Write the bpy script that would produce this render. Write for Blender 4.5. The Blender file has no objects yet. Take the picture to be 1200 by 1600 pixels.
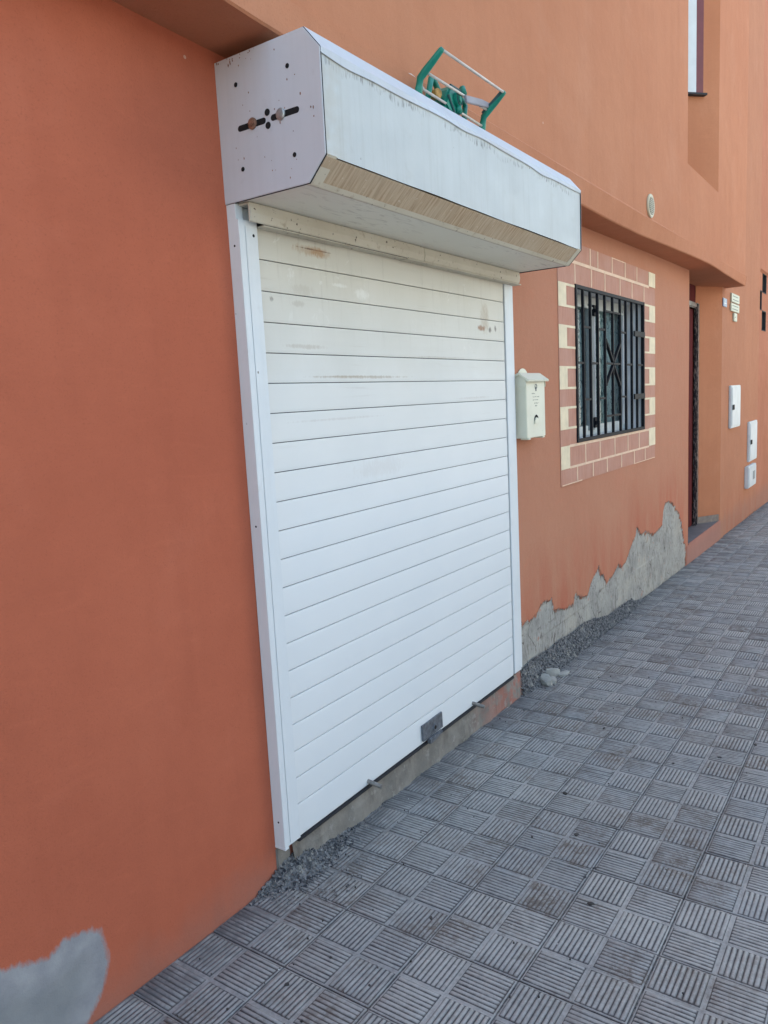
import bpy, bmesh, math, random
import numpy as np
from mathutils import Vector, Matrix
random.seed(7); np.random.seed(7)
R = math.radians
scene = bpy.context.scene
C = scene.collection

# ------------------------------------------------------------------ camera
CAM = (-1.7446, -1.7272, 1.6); YAW, PIT, ROL, F = .604967, -.142157, -.051647, 1195.07
cd = bpy.data.cameras.new('camera'); cam = bpy.data.objects.new('camera', cd); C.objects.link(cam)
ca, sa, cb, sb = math.cos(YAW), math.sin(YAW), math.cos(PIT), math.sin(PIT)
fw = Vector((ca*cb, sa*cb, sb)); rt = Vector((sa, -ca, 0)); up = rt.cross(fw)
cc, sc = math.cos(ROL), math.sin(ROL)
r2 = cc*rt + sc*up; u2 = -sc*rt + cc*up
m = Matrix((r2, u2, -fw)).transposed().to_4x4(); m.translation = CAM
cam.matrix_world = m
cd.sensor_fit = 'HORIZONTAL'; cd.sensor_width = 36; cd.lens = 36*F/1200
cd.clip_start = .02; cd.clip_end = 2000
scene.camera = cam

# ------------------------------------------------------------------ sky, sun, exposure
SUN_EL, SUN_ROT = R(60), R(12)          # the sun stands behind the building
w = bpy.data.worlds.new('World'); scene.world = w; w.use_nodes = True
nt = w.node_tree; nt.nodes.clear()
sky = nt.nodes.new('ShaderNodeTexSky'); sky.sky_type = 'NISHITA'; sky.sun_disc = False
sky.sun_elevation = SUN_EL; sky.sun_rotation = SUN_ROT; sky.air_density = 1.0; sky.dust_density = 2.0; sky.ozone_density = 1.0
bg = nt.nodes.new('ShaderNodeBackground'); bg.inputs[1].default_value = .15
wo = nt.nodes.new('ShaderNodeOutputWorld')
wb = nt.nodes.new('ShaderNodeMix'); wb.data_type = 'RGBA'; wb.blend_type = 'MULTIPLY'; wb.inputs[0].default_value = 1
wb.inputs[7].default_value = (1.0, .97, .83, 1)          # camera white balance, slightly warm
nt.links.new(sky.outputs[0], wb.inputs[6]); nt.links.new(wb.outputs[2], bg.inputs[0]); nt.links.new(bg.outputs[0], wo.inputs[0])
sl = bpy.data.lights.new('sun', 'SUN'); sl.energy = 4.0; sl.angle = R(.5); sl.color = (1, .95, .87)
so = bpy.data.objects.new('sun', sl); C.objects.link(so)
sv = Vector((math.sin(SUN_ROT)*math.cos(SUN_EL), math.cos(SUN_ROT)*math.cos(SUN_EL), math.sin(SUN_EL)))
so.rotation_euler = sv.to_track_quat('Z', 'Y').to_euler()
scene.view_settings.view_transform = 'Standard'; scene.view_settings.look = 'None'
scene.view_settings.exposure = 2.2; scene.view_settings.gamma = 1

# ------------------------------------------------------------------ node helpers
class NT:
    def __init__(s, name):
        s.m = bpy.data.materials.new(name); s.m.use_nodes = True
        s.t = s.m.node_tree; s.b = s.t.nodes['Principled BSDF']
        s.tc = s.t.nodes.new('ShaderNodeTexCoord').outputs['Object']
    def n(s, ty, **k):
        nd = s.t.nodes.new(ty)
        for a, v in k.items():
            if hasattr(nd, a): setattr(nd, a, v)
        return nd
    def put(s, inp, v):
        if isinstance(v, bpy.types.NodeSocket): s.t.links.new(v, inp)
        elif isinstance(v, tuple) and len(v) == 3 and inp.type == 'RGBA': inp.default_value = (*v, 1)
        else: inp.default_value = v
    def math(s, op, a, b=0., c=None, clamp=False):
        nd = s.n('ShaderNodeMath', operation=op); nd.use_clamp = clamp
        s.put(nd.inputs[0], a); s.put(nd.inputs[1], b)
        if c is not None: s.put(nd.inputs[2], c)
        return nd.outputs[0]
    def mix(s, f, a, b, mode='MIX'):
        nd = s.n('ShaderNodeMix', data_type='RGBA', blend_type=mode)
        s.put(nd.inputs[0], f); s.put(nd.inputs[6], a); s.put(nd.inputs[7], b)
        return nd.outputs[2]
    def scale(s, v, vec=None):
        nd = s.n('ShaderNodeMapping'); nd.inputs['Scale'].default_value = v
        s.t.links.new(vec or s.tc, nd.inputs['Vector']); return nd.outputs[0]
    def noise(s, sc, det=4., rough=.55, vec=None, dist=0.):
        nd = s.n('ShaderNodeTexNoise'); nd.inputs['Scale'].default_value = sc
        nd.inputs['Detail'].default_value = det; nd.inputs['Roughness'].default_value = rough
        nd.inputs['Distortion'].default_value = dist
        s.t.links.new(vec or s.tc, nd.inputs['Vector']); return nd.outputs[0]
    def vor(s, sc, feat='F1', vec=None, out=0):
        nd = s.n('ShaderNodeTexVoronoi', feature=feat); nd.inputs['Scale'].default_value = sc
        s.t.links.new(vec or s.tc, nd.inputs['Vector']); return nd.outputs[out]
    def ramp(s, v, a, b, lo=0., hi=1.):
        nd = s.n('ShaderNodeMapRange'); nd.clamp = True
        s.put(nd.inputs[0], v); nd.inputs[1].default_value = a; nd.inputs[2].default_value = b
        nd.inputs[3].default_value = lo; nd.inputs[4].default_value = hi; return nd.outputs[0]
    def attr(s, name):
        nd = s.n('ShaderNodeAttribute'); nd.attribute_name = name; return nd.outputs['Fac']
    def xyz(s):
        nd = s.n('ShaderNodeSeparateXYZ'); s.t.links.new(s.tc, nd.inputs[0]); return nd.outputs
    def bump(s, h, st=.3, d=.01, prev=None):
        nd = s.n('ShaderNodeBump'); nd.inputs['Strength'].default_value = st; nd.inputs['Distance'].default_value = d
        s.t.links.new(h, nd.inputs['Height'])
        if prev is not None: s.t.links.new(prev, nd.inputs['Normal'])
        return nd.outputs[0]
    def fin(s, col=None, rough=None, normal=None, **k):
        if col is not None: s.put(s.b.inputs['Base Color'], col)
        if rough is not None: s.put(s.b.inputs['Roughness'], rough)
        if normal is not None: s.t.links.new(normal, s.b.inputs['Normal'])
        for a, v in k.items(): s.put(s.b.inputs[a.replace('_', ' ')], v)
        return s.m

def simple(name, col, rough=.6, var=.12, nsc=20., bump=.0, metal=0., spec=.5):
    t = NT(name)
    n = t.noise(nsc, 5.)
    dark = tuple(c*(1-var) for c in col); lite = tuple(min(1, c*(1+var)) for c in col)
    c = t.mix(t.ramp(n, .3, .7), dark, lite)
    nm = t.bump(t.noise(nsc*6, 3.), bump, .003) if bump else None
    return t.fin(c, rough, nm, Metallic=metal, Specular_IOR_Level=spec)

# ------------------------------------------------------------------ materials
def plaster(name, c1, c2, grain=.6):
    t = NT(name); x, y, z = t.xyz()
    n1 = t.noise(.9, 5., .6); n2 = t.noise(5., 5., .6)
    col = t.mix(t.ramp(n1, .3, .7), c1, c2)
    col = t.mix(t.ramp(n2, .45, .75, 0, .3), col, tuple(v*.82 for v in c1))
    st = t.noise(1., 4., .6, t.scale((9, 9, .5)))
    col = t.mix(t.ramp(st, .5, .8, 0, .22), col, tuple(v*.78 for v in c1))
    if name == 'terracotta_plaster':            # the stretch right of the shutter is older, chalkier paint
        old = t.mix(t.ramp(n1, .3, .7), (.46, .195, .115), (.50, .23, .14))
        col = t.mix(t.ramp(x, 1.0, 1.1), col, old)
    # faded, chalky blotches
    ch = t.noise(2.2, 6., .65, t.scale((1, 1, .8)))
    col = t.mix(t.ramp(ch, .55, .8, 0, .3), col, (min(1, c2[0]*1.12), c2[1]*1.35, c2[2]*1.6))
    # dusty foot of the wall and faint trowel sweeps
    ft = t.math('ADD', z, t.math('MULTIPLY', t.math('SUBTRACT', t.noise(6., 5., .7), .5), .25))
    col = t.mix(t.ramp(ft, .0, .16, .38, 0), col, (.26, .17, .14))
    tw = t.noise(1., 5., .7, t.scale((3, 3, 13)), 2.2)
    col = t.mix(t.ramp(tw, .55, .72, 0, .13), col, tuple(min(1, v*1.25) for v in c2))
    # fine specks
    sp = t.noise(170., 3., .6)
    col = t.mix(t.ramp(sp, .56, .72, 0, .3), col, tuple(v*.6 for v in c1))
    # bare cement, signed distance (m, positive = inside) stored on the mesh
    bare = t.attr('bare'); e = t.noise(16., 6., .65); e2 = t.noise(1., 4., .6, t.scale((60, 60, 16)))
    d = t.math('ADD', bare, t.math('MULTIPLY', t.math('SUBTRACT', e, .5), .10))
    d = t.math('ADD', d, t.math('MULTIPLY', t.math('SUBTRACT', e2, .5), .085))
    mask = t.ramp(d, -.001, .003)
    rim = t.math('MULTIPLY', t.ramp(d, -.012, -.001), t.ramp(d, .001, .011, 1, 0))
    rim = t.math('MULTIPLY', rim, t.ramp(t.noise(11., 3.), .42, .56))
    damp = t.math('MULTIPLY', t.ramp(bare, -.42, -.02), t.ramp(t.noise(1., 4., .6, t.scale((7, 7, 1.6))), .35, .65))
    col = t.mix(t.math('MULTIPLY', damp, .5), col, (c1[0]*.93, c1[1]*.62, c1[2]*.62))
    cem = t.mix(t.ramp(t.noise(6., 6., .65), .3, .7), (.29, .28, .255), (.44, .425, .385))
    cem = t.mix(t.ramp(t.noise(34., 4., .7), .55, .7, 0, .55), cem, (.15, .145, .14))
    cem = t.mix(t.ramp(t.noise(1., 3., .6, t.scale((60, 60, 12))), .6, .66, 0, .7), cem, (.12, .09, .08))
    cem = t.mix(t.ramp(t.noise(12., 3.), .66, .7, 0, .6), cem, c1)
    ck = t.vor(1., 'DISTANCE_TO_EDGE', t.scale((9, 9, 5)))
    wob = t.math('ADD', ck, t.math('MULTIPLY', t.math('SUBTRACT', t.noise(30., 5., .7), .5), .10))
    cem = t.mix(t.math('MULTIPLY', t.ramp(t.math('ABSOLUTE', wob), .004, .018, 1, 0), t.ramp(t.noise(4., 3.), .45, .55, 0, .8)), cem, (.07, .055, .05))
    cem = t.mix(t.ramp(t.noise(3., 5., .65), .5, .68, 0, .6), cem, (.46, .42, .35))
    cem = t.mix(t.ramp(t.noise(1., 4., .7, t.scale((34, 34, 11)), 1.), .62, .66, 0, .75), cem, (.10, .075, .065))
    kn = t.vor(4.5); col = t.mix(t.math('MULTIPLY', t.ramp(kn, .02, .028, 1, 0), t.ramp(t.noise(2.1), .52, .54, 0, .8)), col, (.62, .42, .32))
    col = t.mix(mask, col, cem)
    col = t.mix(t.math('MULTIPLY', rim, .75), col, (.05, .03, .028))
    # brushed grey patch (smooth paint)
    p = t.math('ADD', t.attr('patch'), t.math('MULTIPLY', t.math('SUBTRACT', t.noise(1., 5., .65, t.scale((60, 60, 22))), .5), .04))
    pm = t.ramp(p, -.006, .01)
    gp = t.mix(t.ramp(t.noise(14., 4.), .3, .7), (.27, .27, .285), (.38, .375, .38))
    gp = t.mix(t.ramp(t.attr('patch'), .04, .1, 0, .55), gp, (.23, .24, .235))
    col = t.mix(pm, col, gp)
    ht = t.math('ADD', t.math('MULTIPLY', t.noise(230., 4., .7), .45), t.math('MULTIPLY', t.noise(22., 5., .65), .9))
    b0 = t.bump(ht, grain, .004)
    b1 = t.bump(t.noise(2.5, 3.), .35, .03, b0)
    hm = t.math('ADD', t.math('MULTIPLY', mask, -1.), t.math('MULTIPLY', t.math('MULTIPLY', mask, t.noise(40., 5., .7)), .8))
    b2 = t.bump(hm, .9, .005, b1)
    return t.fin(col, .88, b2, Specular_IOR_Level=.25)

M = {}
M['plaster'] = plaster('terracotta_plaster', (.47, .122, .064), (.53, .148, .078))
M['plaster_up'] = plaster('pale_terracotta_plaster', (.47, .185, .095), (.51, .215, .115))  # paler tone for the upper wall, overhang and door jamb
M['plaster_side'] = plaster('dimmed_terracotta_plaster', (.42, .175, .095), (.46, .20, .11))  # darker, greyer copy: colour offsets the stronger light falling on the side wall
M['plaster_gr'] = plaster('pale_grey_render', (.36, .36, .34), (.42, .42, .40))
M['plaster_dk'] = plaster('dark_ochre_render', (.13, .135, .13), (.17, .175, .17))  # dark tone cuts the bounce from the unseen house opposite the left wall
M['plaster_pale'] = plaster('pale_cream_render', (.62, .61, .55), (.68, .67, .60))
M['plaster_nb'] = plaster('rough_orange_plaster', (.40, .15, .08), (.48, .19, .11), .8)

def white_metal(name, base, dirt, streak=0., peel=0.):
    t = NT(name); x, y, z = t.xyz()
    col = t.mix(t.ramp(t.noise(3., 5., .6), .35, .7), base, tuple(v*.93 for v in base))
    vs = t.noise(1., 5., .7, t.scale((55, 55, 1.6)))
    col = t.mix(t.ramp(vs, .5, .78, 0, streak), col, dirt)
    col = t.mix(t.ramp(t.noise(9., 5., .65), .6, .8, 0, .4), col, dirt)
    if peel:
        zz = t.math('ADD', z, t.math('MULTIPLY', t.math('SUBTRACT', t.noise(1., 5., .7, t.scale((11, 11, 4))), .5), .11))
        band = t.math('MULTIPLY', t.ramp(zz, 2.505, 2.511), t.ramp(zz, 2.515, 2.535, 1, 0))
        band = t.math('MULTIPLY', band, t.ramp(t.noise(3., 3.), .45, .56))
        drip = t.ramp(t.noise(1., 3., .6, t.scale((160, 160, 18))), .5, .6)
        col = t.mix(t.math('MULTIPLY', t.math('MULTIPLY', band, drip), .7), col, (.13, .12, .11))
        gr = t.ramp(x, 0., .14, 1, 0)
        col = t.mix(t.math('MULTIPLY', gr, t.ramp(t.noise(20., 4.), .3, .6, 0, .45)), col, (.42, .36, .27))
    sp = t.vor(17., vec=t.scale((1, 1, .6)))
    col = t.mix(t.math('MULTIPLY', t.ramp(sp, .035, .05, 1, 0), t.ramp(t.noise(7.), .5, .56)), col, (.09, .07, .06))
    nm = t.bump(t.noise(11., 3.), .12, .01, t.bump(t.noise(120., 3.), .08, .002))
    return t.fin(col, t.ramp(t.noise(14.), .3, .7, .38, .6), nm, Specular_IOR_Level=.4)
M['box'] = white_metal('painted_box_metal', (.53, .55, .54), (.38, .385, .35), .4, 1)
M['endp'] = white_metal('end_plate_metal', (.62, .63, .66), (.42, .40, .38), .12)
M['guide'] = white_metal('white_guide_metal', (.76, .79, .80), (.55, .54, .50), .15)

M['flash'] = white_metal('bluish_white_flashing', (.56, .59, .63), (.40, .40, .39), .2)
def curtain_mat():
    t = NT('white_slat_paint'); x, y, z = t.xyz()
    zz = t.math('ADD', z, t.math('MULTIPLY', t.math('SUBTRACT', t.noise(2.5, 5., .6), .5), .3))
    g = t.ramp(zz, 1.66, 2.06)
    base = t.mix(t.ramp(t.noise(1.5, 3.), .3, .7), (.75, .78, .79), (.79, .81, .81))
    col = t.mix(g, base, (.57, .525, .415))
    col = t.mix(t.ramp(zz, 1.2, 1.75, 0, .55), col, (.66, .645, .585))
    # horizontal rub marks with dirt
    hs = t.noise(1., 6., .65, t.scale((2.2, 2.2, 60)))
    hm = t.math('MULTIPLY', t.ramp(hs, .58, .74), t.ramp(t.noise(2.2, 4., .6), .48, .66))
    hm = t.math('MULTIPLY', hm, t.ramp(z, 1.25, 1.9))
    col = t.mix(t.math('MULTIPLY', hm, .55), col, (.33, .27, .2))
    vs = t.noise(1., 5., .7, t.scale((48, 48, 4)))
    vm = t.math('MULTIPLY', t.ramp(vs, .55, .75), t.ramp(z, 1.75, 2.15))
    col = t.mix(t.math('MULTIPLY', vm, .4), col, (.33, .29, .23))
    # rust marks at fixed places: (x, z, half width, half height, strength, colour)
    for (bx, bz, hw, hh, st, c) in [(.36, 2.118, .11, .02, .5, (.42, .25, .11)), (.37, 2.125, .10, .003, .9, (.16, .09, .06)), (.39, 2.117, .04, .018, .6, (.40, .20, .07)),
                                    (.30, 1.985, .07, .02, .25, (.4, .33, .25)), (.27, 1.94, .04, .012, .3, (.35, .3, .24)),
                                    (1.64, 1.97, .05, .08, .45, (.36, .25, .14)), (1.60, 1.925, .05, .014, .9, (.3, .14, .07)), (1.69, 1.922, .02, .016, .9, (.1, .08, .07)),
                                    (.30, 1.80, .12, .009, .35, (.36, .29, .22)), (.62, 1.698, .34, .006, .5, (.36, .27, .18)),
                                    (.14, 1.945, .010, .010, .6, (.12, .1, .08)), (1.75, 1.93, .012, .016, .8, (.1, .08, .07)), (.7, 1.35, .2, .04, .15, (.5, .43, .38)), (.5, 1.70, .2, .004, .5, (.4, .33, .25)), (1.2, 1.78, .3, .006, .3, (.45, .4, .33)), (1.5, 1.60, .2, .006, .3, (.5, .45, .4)), (.45, 1.55, .3, .005, .25, (.5, .45, .4)), (.64, 2.0, .05, .02, .7, (.8, .79, .74)), (.5, 2.02, .06, .008, .6, (.8, .79, .74))]:
        dx = t.math('DIVIDE', t.math('SUBTRACT', x, bx), hw); dz = t.math('DIVIDE', t.math('SUBTRACT', z, bz), hh)
        dd = t.math('ADD', t.math('MULTIPLY', dx, dx), t.math('MULTIPLY', dz, dz))
        dd = t.math('ADD', dd, t.math('MULTIPLY', t.math('SUBTRACT', t.noise(1., 6., .75, t.scale((85, 85, 40))), .5), 3.6))
        col = t.mix(t.ramp(dd, .1, 1., st, 0), col, c)
    # pale scuffs where the dirt was wiped
    ws = t.math('MULTIPLY', t.ramp(t.noise(6., 6., .7, dist=1.5), .62, .68), t.ramp(z, 1.2, 2.))
    col = t.mix(t.math('MULTIPLY', ws, .5), col, (.78, .77, .72))
    fl = t.noise(1., 2., .5, t.scale((.5, .5, 10.4)))
    nm = t.bump(t.noise(8., 3.), .07, .01, t.bump(fl, .15, .01))
    return t.fin(col, t.ramp(t.noise(5.), .3, .7, .34, .5), nm, Specular_IOR_Level=.45)
M['slat'] = curtain_mat()

def strip_mat():
    t = NT('dirty_beige_underside')
    c = t.mix(t.ramp(t.noise(1., 4., .6, t.scale((95, 8, 8))), .38, .62), (.38, .27, .17), (.56, .44, .31))
    c = t.mix(t.ramp(t.noise(5., 5.), .4, .7, 0, .5), c, (.55, .47, .36))
    c = t.mix(t.ramp(t.noise(40., 5., .7, dist=2.), .62, .66, 0, .7), c, (.68, .61, .48))
    nm = t.bump(t.noise(1., 3., .6, t.scale((80, 6, 6)), 1.), .5, .004)
    return t.fin(c, .75, nm)
M['strip'] = strip_mat()
def soffit_mat():
    t = NT('dusty_grey_soffit')
    c = t.mix(t.ramp(t.noise(2.4, 4.), .3, .7), (.80, .78, .68), (.84, .82, .73))
    wv = t.noise(1., 5., .65, t.scale((7, 30, 7)), 1.5)
    c = t.mix(t.math('MULTIPLY', t.ramp(wv, .55, .68), t.ramp(t.noise(2.5), .45, .6, 0, .5)), c, (.36, .33, .28))
    return t.fin(c, .6, t.bump(t.noise(30.), .1, .004))
M['soffit'] = soffit_mat()
def trim_mat():
    t = NT('weathered_cream_trim')
    c = t.mix(t.ramp(t.noise(4., 5.), .3, .7), (.56, .51, .41), (.64, .60, .50))
    c = t.mix(t.ramp(t.noise(26., 5., .7), .58, .7, 0, .6), c, (.33, .25, .16))
    c = t.mix(t.ramp(t.noise(55., 3., .6), .66, .7), c, (.1, .075, .05))
    return t.fin(c, .65, t.bump(t.noise(60.), .3, .003))
M['trim'] = trim_mat()
M['black'] = simple('black_painted_iron', (.008, .009, .014), .6, .4, 30, .3, 0., .2)
M['hole'] = simple('dark_void', (.006, .006, .007), .9, .1)
M['gap'] = simple('dark_rubber', (.02, .02, .025), .7, .2)
M['green'] = simple('green_plastic', (.004, .21, .15), .4, .15, 12, .1)
M['greend'] = simple('dark_green_edge', (.012, .07, .075), .5, .2)
M['rod'] = simple('pale_rod', (.60, .55, .50), .45, .12)
M['zinc'] = simple('zinc_screw', (.42, .43, .42), .38, .25, 60, .2, .6)
M['rust'] = simple('rusty_screw', (.27, .14, .09), .65, .4, 80, .4, .3)
M['lock'] = simple('worn_lock_metal', (.16, .175, .20), .5, .35, 60, .5, .5)
M['pin'] = simple('steel_pin', (.26, .245, .23), .45, .3, 50, .3, .6)
M['wood'] = simple('ochre_knob', (.42, .23, .06), .6, .4, 40, .4)
M['greyplate'] = simple('grey_bracket', (.30, .29, .33), .5, .1)
M['mail'] = None
def mail_mat():
    t = NT('ivory_mailbox_paint')
    c = t.mix(t.ramp(t.noise(7., 4.), .3, .7), (.68, .67, .54), (.74, .73, .60))
    c = t.mix(t.ramp(t.noise(38., 6., .75, dist=1.), .63, .69, 0, .55), c, (.24, .22, .19))
    return t.fin(c, .42, t.bump(t.noise(60.), .12, .002))
M['mail'] = mail_mat()
M['mailmark'] = simple('faded_print', (.30, .30, .25), .6, .3, 150)
def brick_mat():
    t = NT('painted_brick_red')
    c = t.mix(t.ramp(t.noise(1., 4., .65, t.scale((70, 70, 8))), .3, .7), (.44, .20, .135), (.53, .27, .19))
    c = t.mix(t.ramp(t.noise(6., 4.), .4, .7, 0, .5), c, (.54, .31, .24))
    return t.fin(c, .85, t.bump(t.noise(1., 4., .6, t.scale((90, 90, 14))), .5, .003))
M['brick'] = brick_mat()
M['cream'] = simple('cream_joint_paint', (.78, .66, .46), .8, .1, 14, .3)
M['joint'] = simple('pink_cream_joint_paint', (.76, .54, .38), .8, .1, 14, .3)
M['reveal'] = simple('white_reveal_paint', (.62, .62, .64), .7, .08, 8, .2)
M['winframe'] = simple('grey_white_window_frame', (.55, .58, .56), .45, .1)
M['mull'] = simple('grey_window_stile', (.24, .27, .28), .5, .1)
def curtain_cloth():
    t = NT('teal_patterned_curtain')
    c = t.mix(t.ramp(t.noise(1., 3., .6, t.scale((14, 14, 1))), .35, .65), (.20, .30, .33), (.58, .68, .70))
    v = t.noise(1., 5., .7, t.scale((22, 22, 9)), 2.5)
    c = t.mix(t.ramp(v, .52, .57), c, (.05, .09, .11))
    k = t.vor(1., 'DISTANCE_TO_EDGE', t.scale((13, 13, 6)))
    c = t.mix(t.ramp(k, .02, .05, .6, 0), c, (.30, .40, .42))
    return t.fin(c, .8)
M['cloth'] = curtain_cloth()
def glass():
    t = NT('window_glass'); t.t.nodes.remove(t.b)
    o = t.t.nodes['Material Output']
    tr = t.n('ShaderNodeBsdfTransparent'); tr.inputs[0].default_value = (.82, .9, .9, 1)
    gl = t.n('ShaderNodeBsdfGlossy'); gl.inputs['Roughness'].default_value = .03
    fr = t.n('ShaderNodeFresnel'); fr.inputs[0].default_value = 1.5
    mx = t.n('ShaderNodeMixShader')
    t.t.links.new(fr.outputs[0], mx.inputs[0]); t.t.links.new(tr.outputs[0], mx.inputs[1]); t.t.links.new(gl.outputs[0], mx.inputs[2])
    t.t.links.new(mx.outputs[0], o.inputs[0]); return t.m
M['glass'] = glass()
M['doorred'] = simple('dark_red_door', (.10, .022, .022), .9, .15, 5, 0., 0., .05)
def granite():
    t = NT('speckled_black_door_frame')
    c = t.mix(t.ramp(t.noise(1., 4., .7, t.scale((60, 60, 20))), .5, .6), (.012, .012, .016), (.30, .24, .21))
    return t.fin(c, .3, t.bump(t.noise(30.), .5, .006))
M['granite'] = granite()
M['floor_tile'] = simple('dark_grey_step_tile', (.115, .11, .115), .6, .2, 9, .2)
M['base_tile'] = simple('grey_brown_skirting_tile', (.20, .165, .145), .6, .25, 25, .2)
M['riser'] = plaster('pink_riser_plaster', (.40, .165, .12), (.45, .20, .15))
M['meter'] = simple('white_meter_door', (.62, .66, .68), .45, .08, 6)
M['sign'] = simple('cream_enamel_plate', (.52, .53, .42), .45, .12, 30)
M['signtx'] = simple('plate_lettering', (.17, .2, .18), .6, .1)
M['blue'] = simple('pale_blue_enamel', (.22, .30, .46), .4, .1)
M['shred'] = simple('dark_red_shutter', (.16, .032, .036), .5, .1)
M['nbwin'] = simple('dim_reddish_opening', (.05, .03, .032), .8, .3)
M['vent'] = simple('cream_plastic_vent', (.58, .52, .38), .5, .06)
def thr():
    t = NT('raw_cement_threshold'); x, y, z = t.xyz()
    c = t.mix(t.ramp(t.noise(7., 6., .7), .3, .7), (.17, .155, .135), (.30, .275, .24))
    c = t.mix(t.ramp(t.noise(1., 4., .6, t.scale((16, 16, 5))), .55, .75, 0, .7), c, (.10, .085, .07))
    c = t.mix(t.math('MULTIPLY', t.ramp(x, 1.35, 1.8), t.ramp(t.noise(13., 4.), .4, .55)), c, (.36, .15, .11))
    c = t.mix(t.ramp(t.noise(30., 5.), .6, .66, 0, .5), c, (.36, .34, .31))
    return t.fin(c, .9, t.bump(t.noise(30., 6., .7), .6, .008))
M['thr'] = thr()
def gravel_mat():
    t = NT('dark_mortar_gravel')
    v = t.vor(95., out=1)
    b = t.n('ShaderNodeRGBToBW'); t.t.links.new(v, b.inputs[0])
    c = t.mix(t.ramp(b.outputs[0], .15, .85), (.04, .042, .05), (.25, .245, .24))
    c = t.mix(t.ramp(t.noise(20.), .6, .7), c, (.36, .34, .30))
    return t.fin(c, .9, t.bump(t.vor(95.), .8, .006, t.bump(t.noise(60., 4.), .6, .006)))
M['gravel'] = gravel_mat()
M['litter'] = simple('dark_grit', (.045, .04, .038), .9, .6, 4)
M['chunk'] = simple('plaster_chunk', (.36, .35, .32), .9, .15, 30, .8)

def pave_mat():
    t = NT('ribbed_cement_tiles')
    x, y, z = t.xyz(); g = t.attr('grv'); tr = t.attr('tr'); pr = t.attr('pr')
    top = t.mix(t.ramp(tr, 0, 1), (.235, .24, .243), (.35, .345, .33))
    top = t.mix(t.ramp(pr, .3, 1, 0, .5), top, (.24, .25, .26))
    top = t.mix(t.ramp(t.noise(1.3, 4.), .4, .7, 0, .5), top, (.34, .32, .29))
    top = t.mix(t.ramp(t.noise(30., 5., .7), .4, .7, 0, .4), top, (.44, .43, .41))
    top = t.mix(t.ramp(t.noise(75., 5., .7), .5, .75, 0, .5), top, (.17, .165, .16))
    wear = t.math('ADD', g, t.math('MULTIPLY', t.math('SUBTRACT', t.noise(45., 5., .75), .5), .9))
    wear = t.math('ADD', wear, t.math('MULTIPLY', t.math('SUBTRACT', t.noise(5., 3., .6), .5), .5))
    brown = t.math('MULTIPLY', t.ramp(t.noise(3.3, 5., .65), .42, .62), t.ramp(pr, .2, .9, .2, 1.))
    gc = t.mix(brown, (.048, .048, .054), (.045, .033, .027))
    col = t.mix(t.ramp(wear, .2, .9), gc, top)
    streak = t.math('MULTIPLY', t.ramp(t.noise(26., 6., .8, t.tc, 1.), .47, .56), brown)
    col = t.mix(t.math('MULTIPLY', streak, .8), col, (.095, .07, .055))
    col = t.mix(t.math('MULTIPLY', brown, .18), col, (.15, .12, .10))
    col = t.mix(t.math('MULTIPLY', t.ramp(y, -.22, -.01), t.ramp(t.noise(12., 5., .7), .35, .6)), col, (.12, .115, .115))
    sp = t.vor(26., vec=t.scale((1, 1, 0)))
    col = t.mix(t.math('MULTIPLY', t.ramp(sp, .05, .07, 1, 0), t.ramp(t.noise(9.), .56, .6)), col, (.5, .49, .46))
    s2 = t.vor(5.3, vec=t.scale((1, 1, 0)))
    col = t.mix(t.math('MULTIPLY', t.ramp(s2, .045, .06, 1, 0), t.ramp(t.noise(4.), .5, .53)), col, (.03, .03, .034))
    nm = t.bump(t.noise(70., 5., .65), .5, .004, t.bump(t.noise(300., 2.), .25, .001))
    return t.fin(col, t.ramp(t.noise(12.), .3, .7, .6, .8), nm, Specular_IOR_Level=.35)
M['pave'] = pave_mat()
M['asphalt'] = simple('asphalt', (.19, .188, .178), .9, .15, 30, .5)
M['kerb'] = simple('kerb_concrete', (.30, .29, .27), .85, .15, 12, .4)
M['earth'] = simple('pale_earth', (.28, .23, .17), .95, .2, 2, .3)

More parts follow.
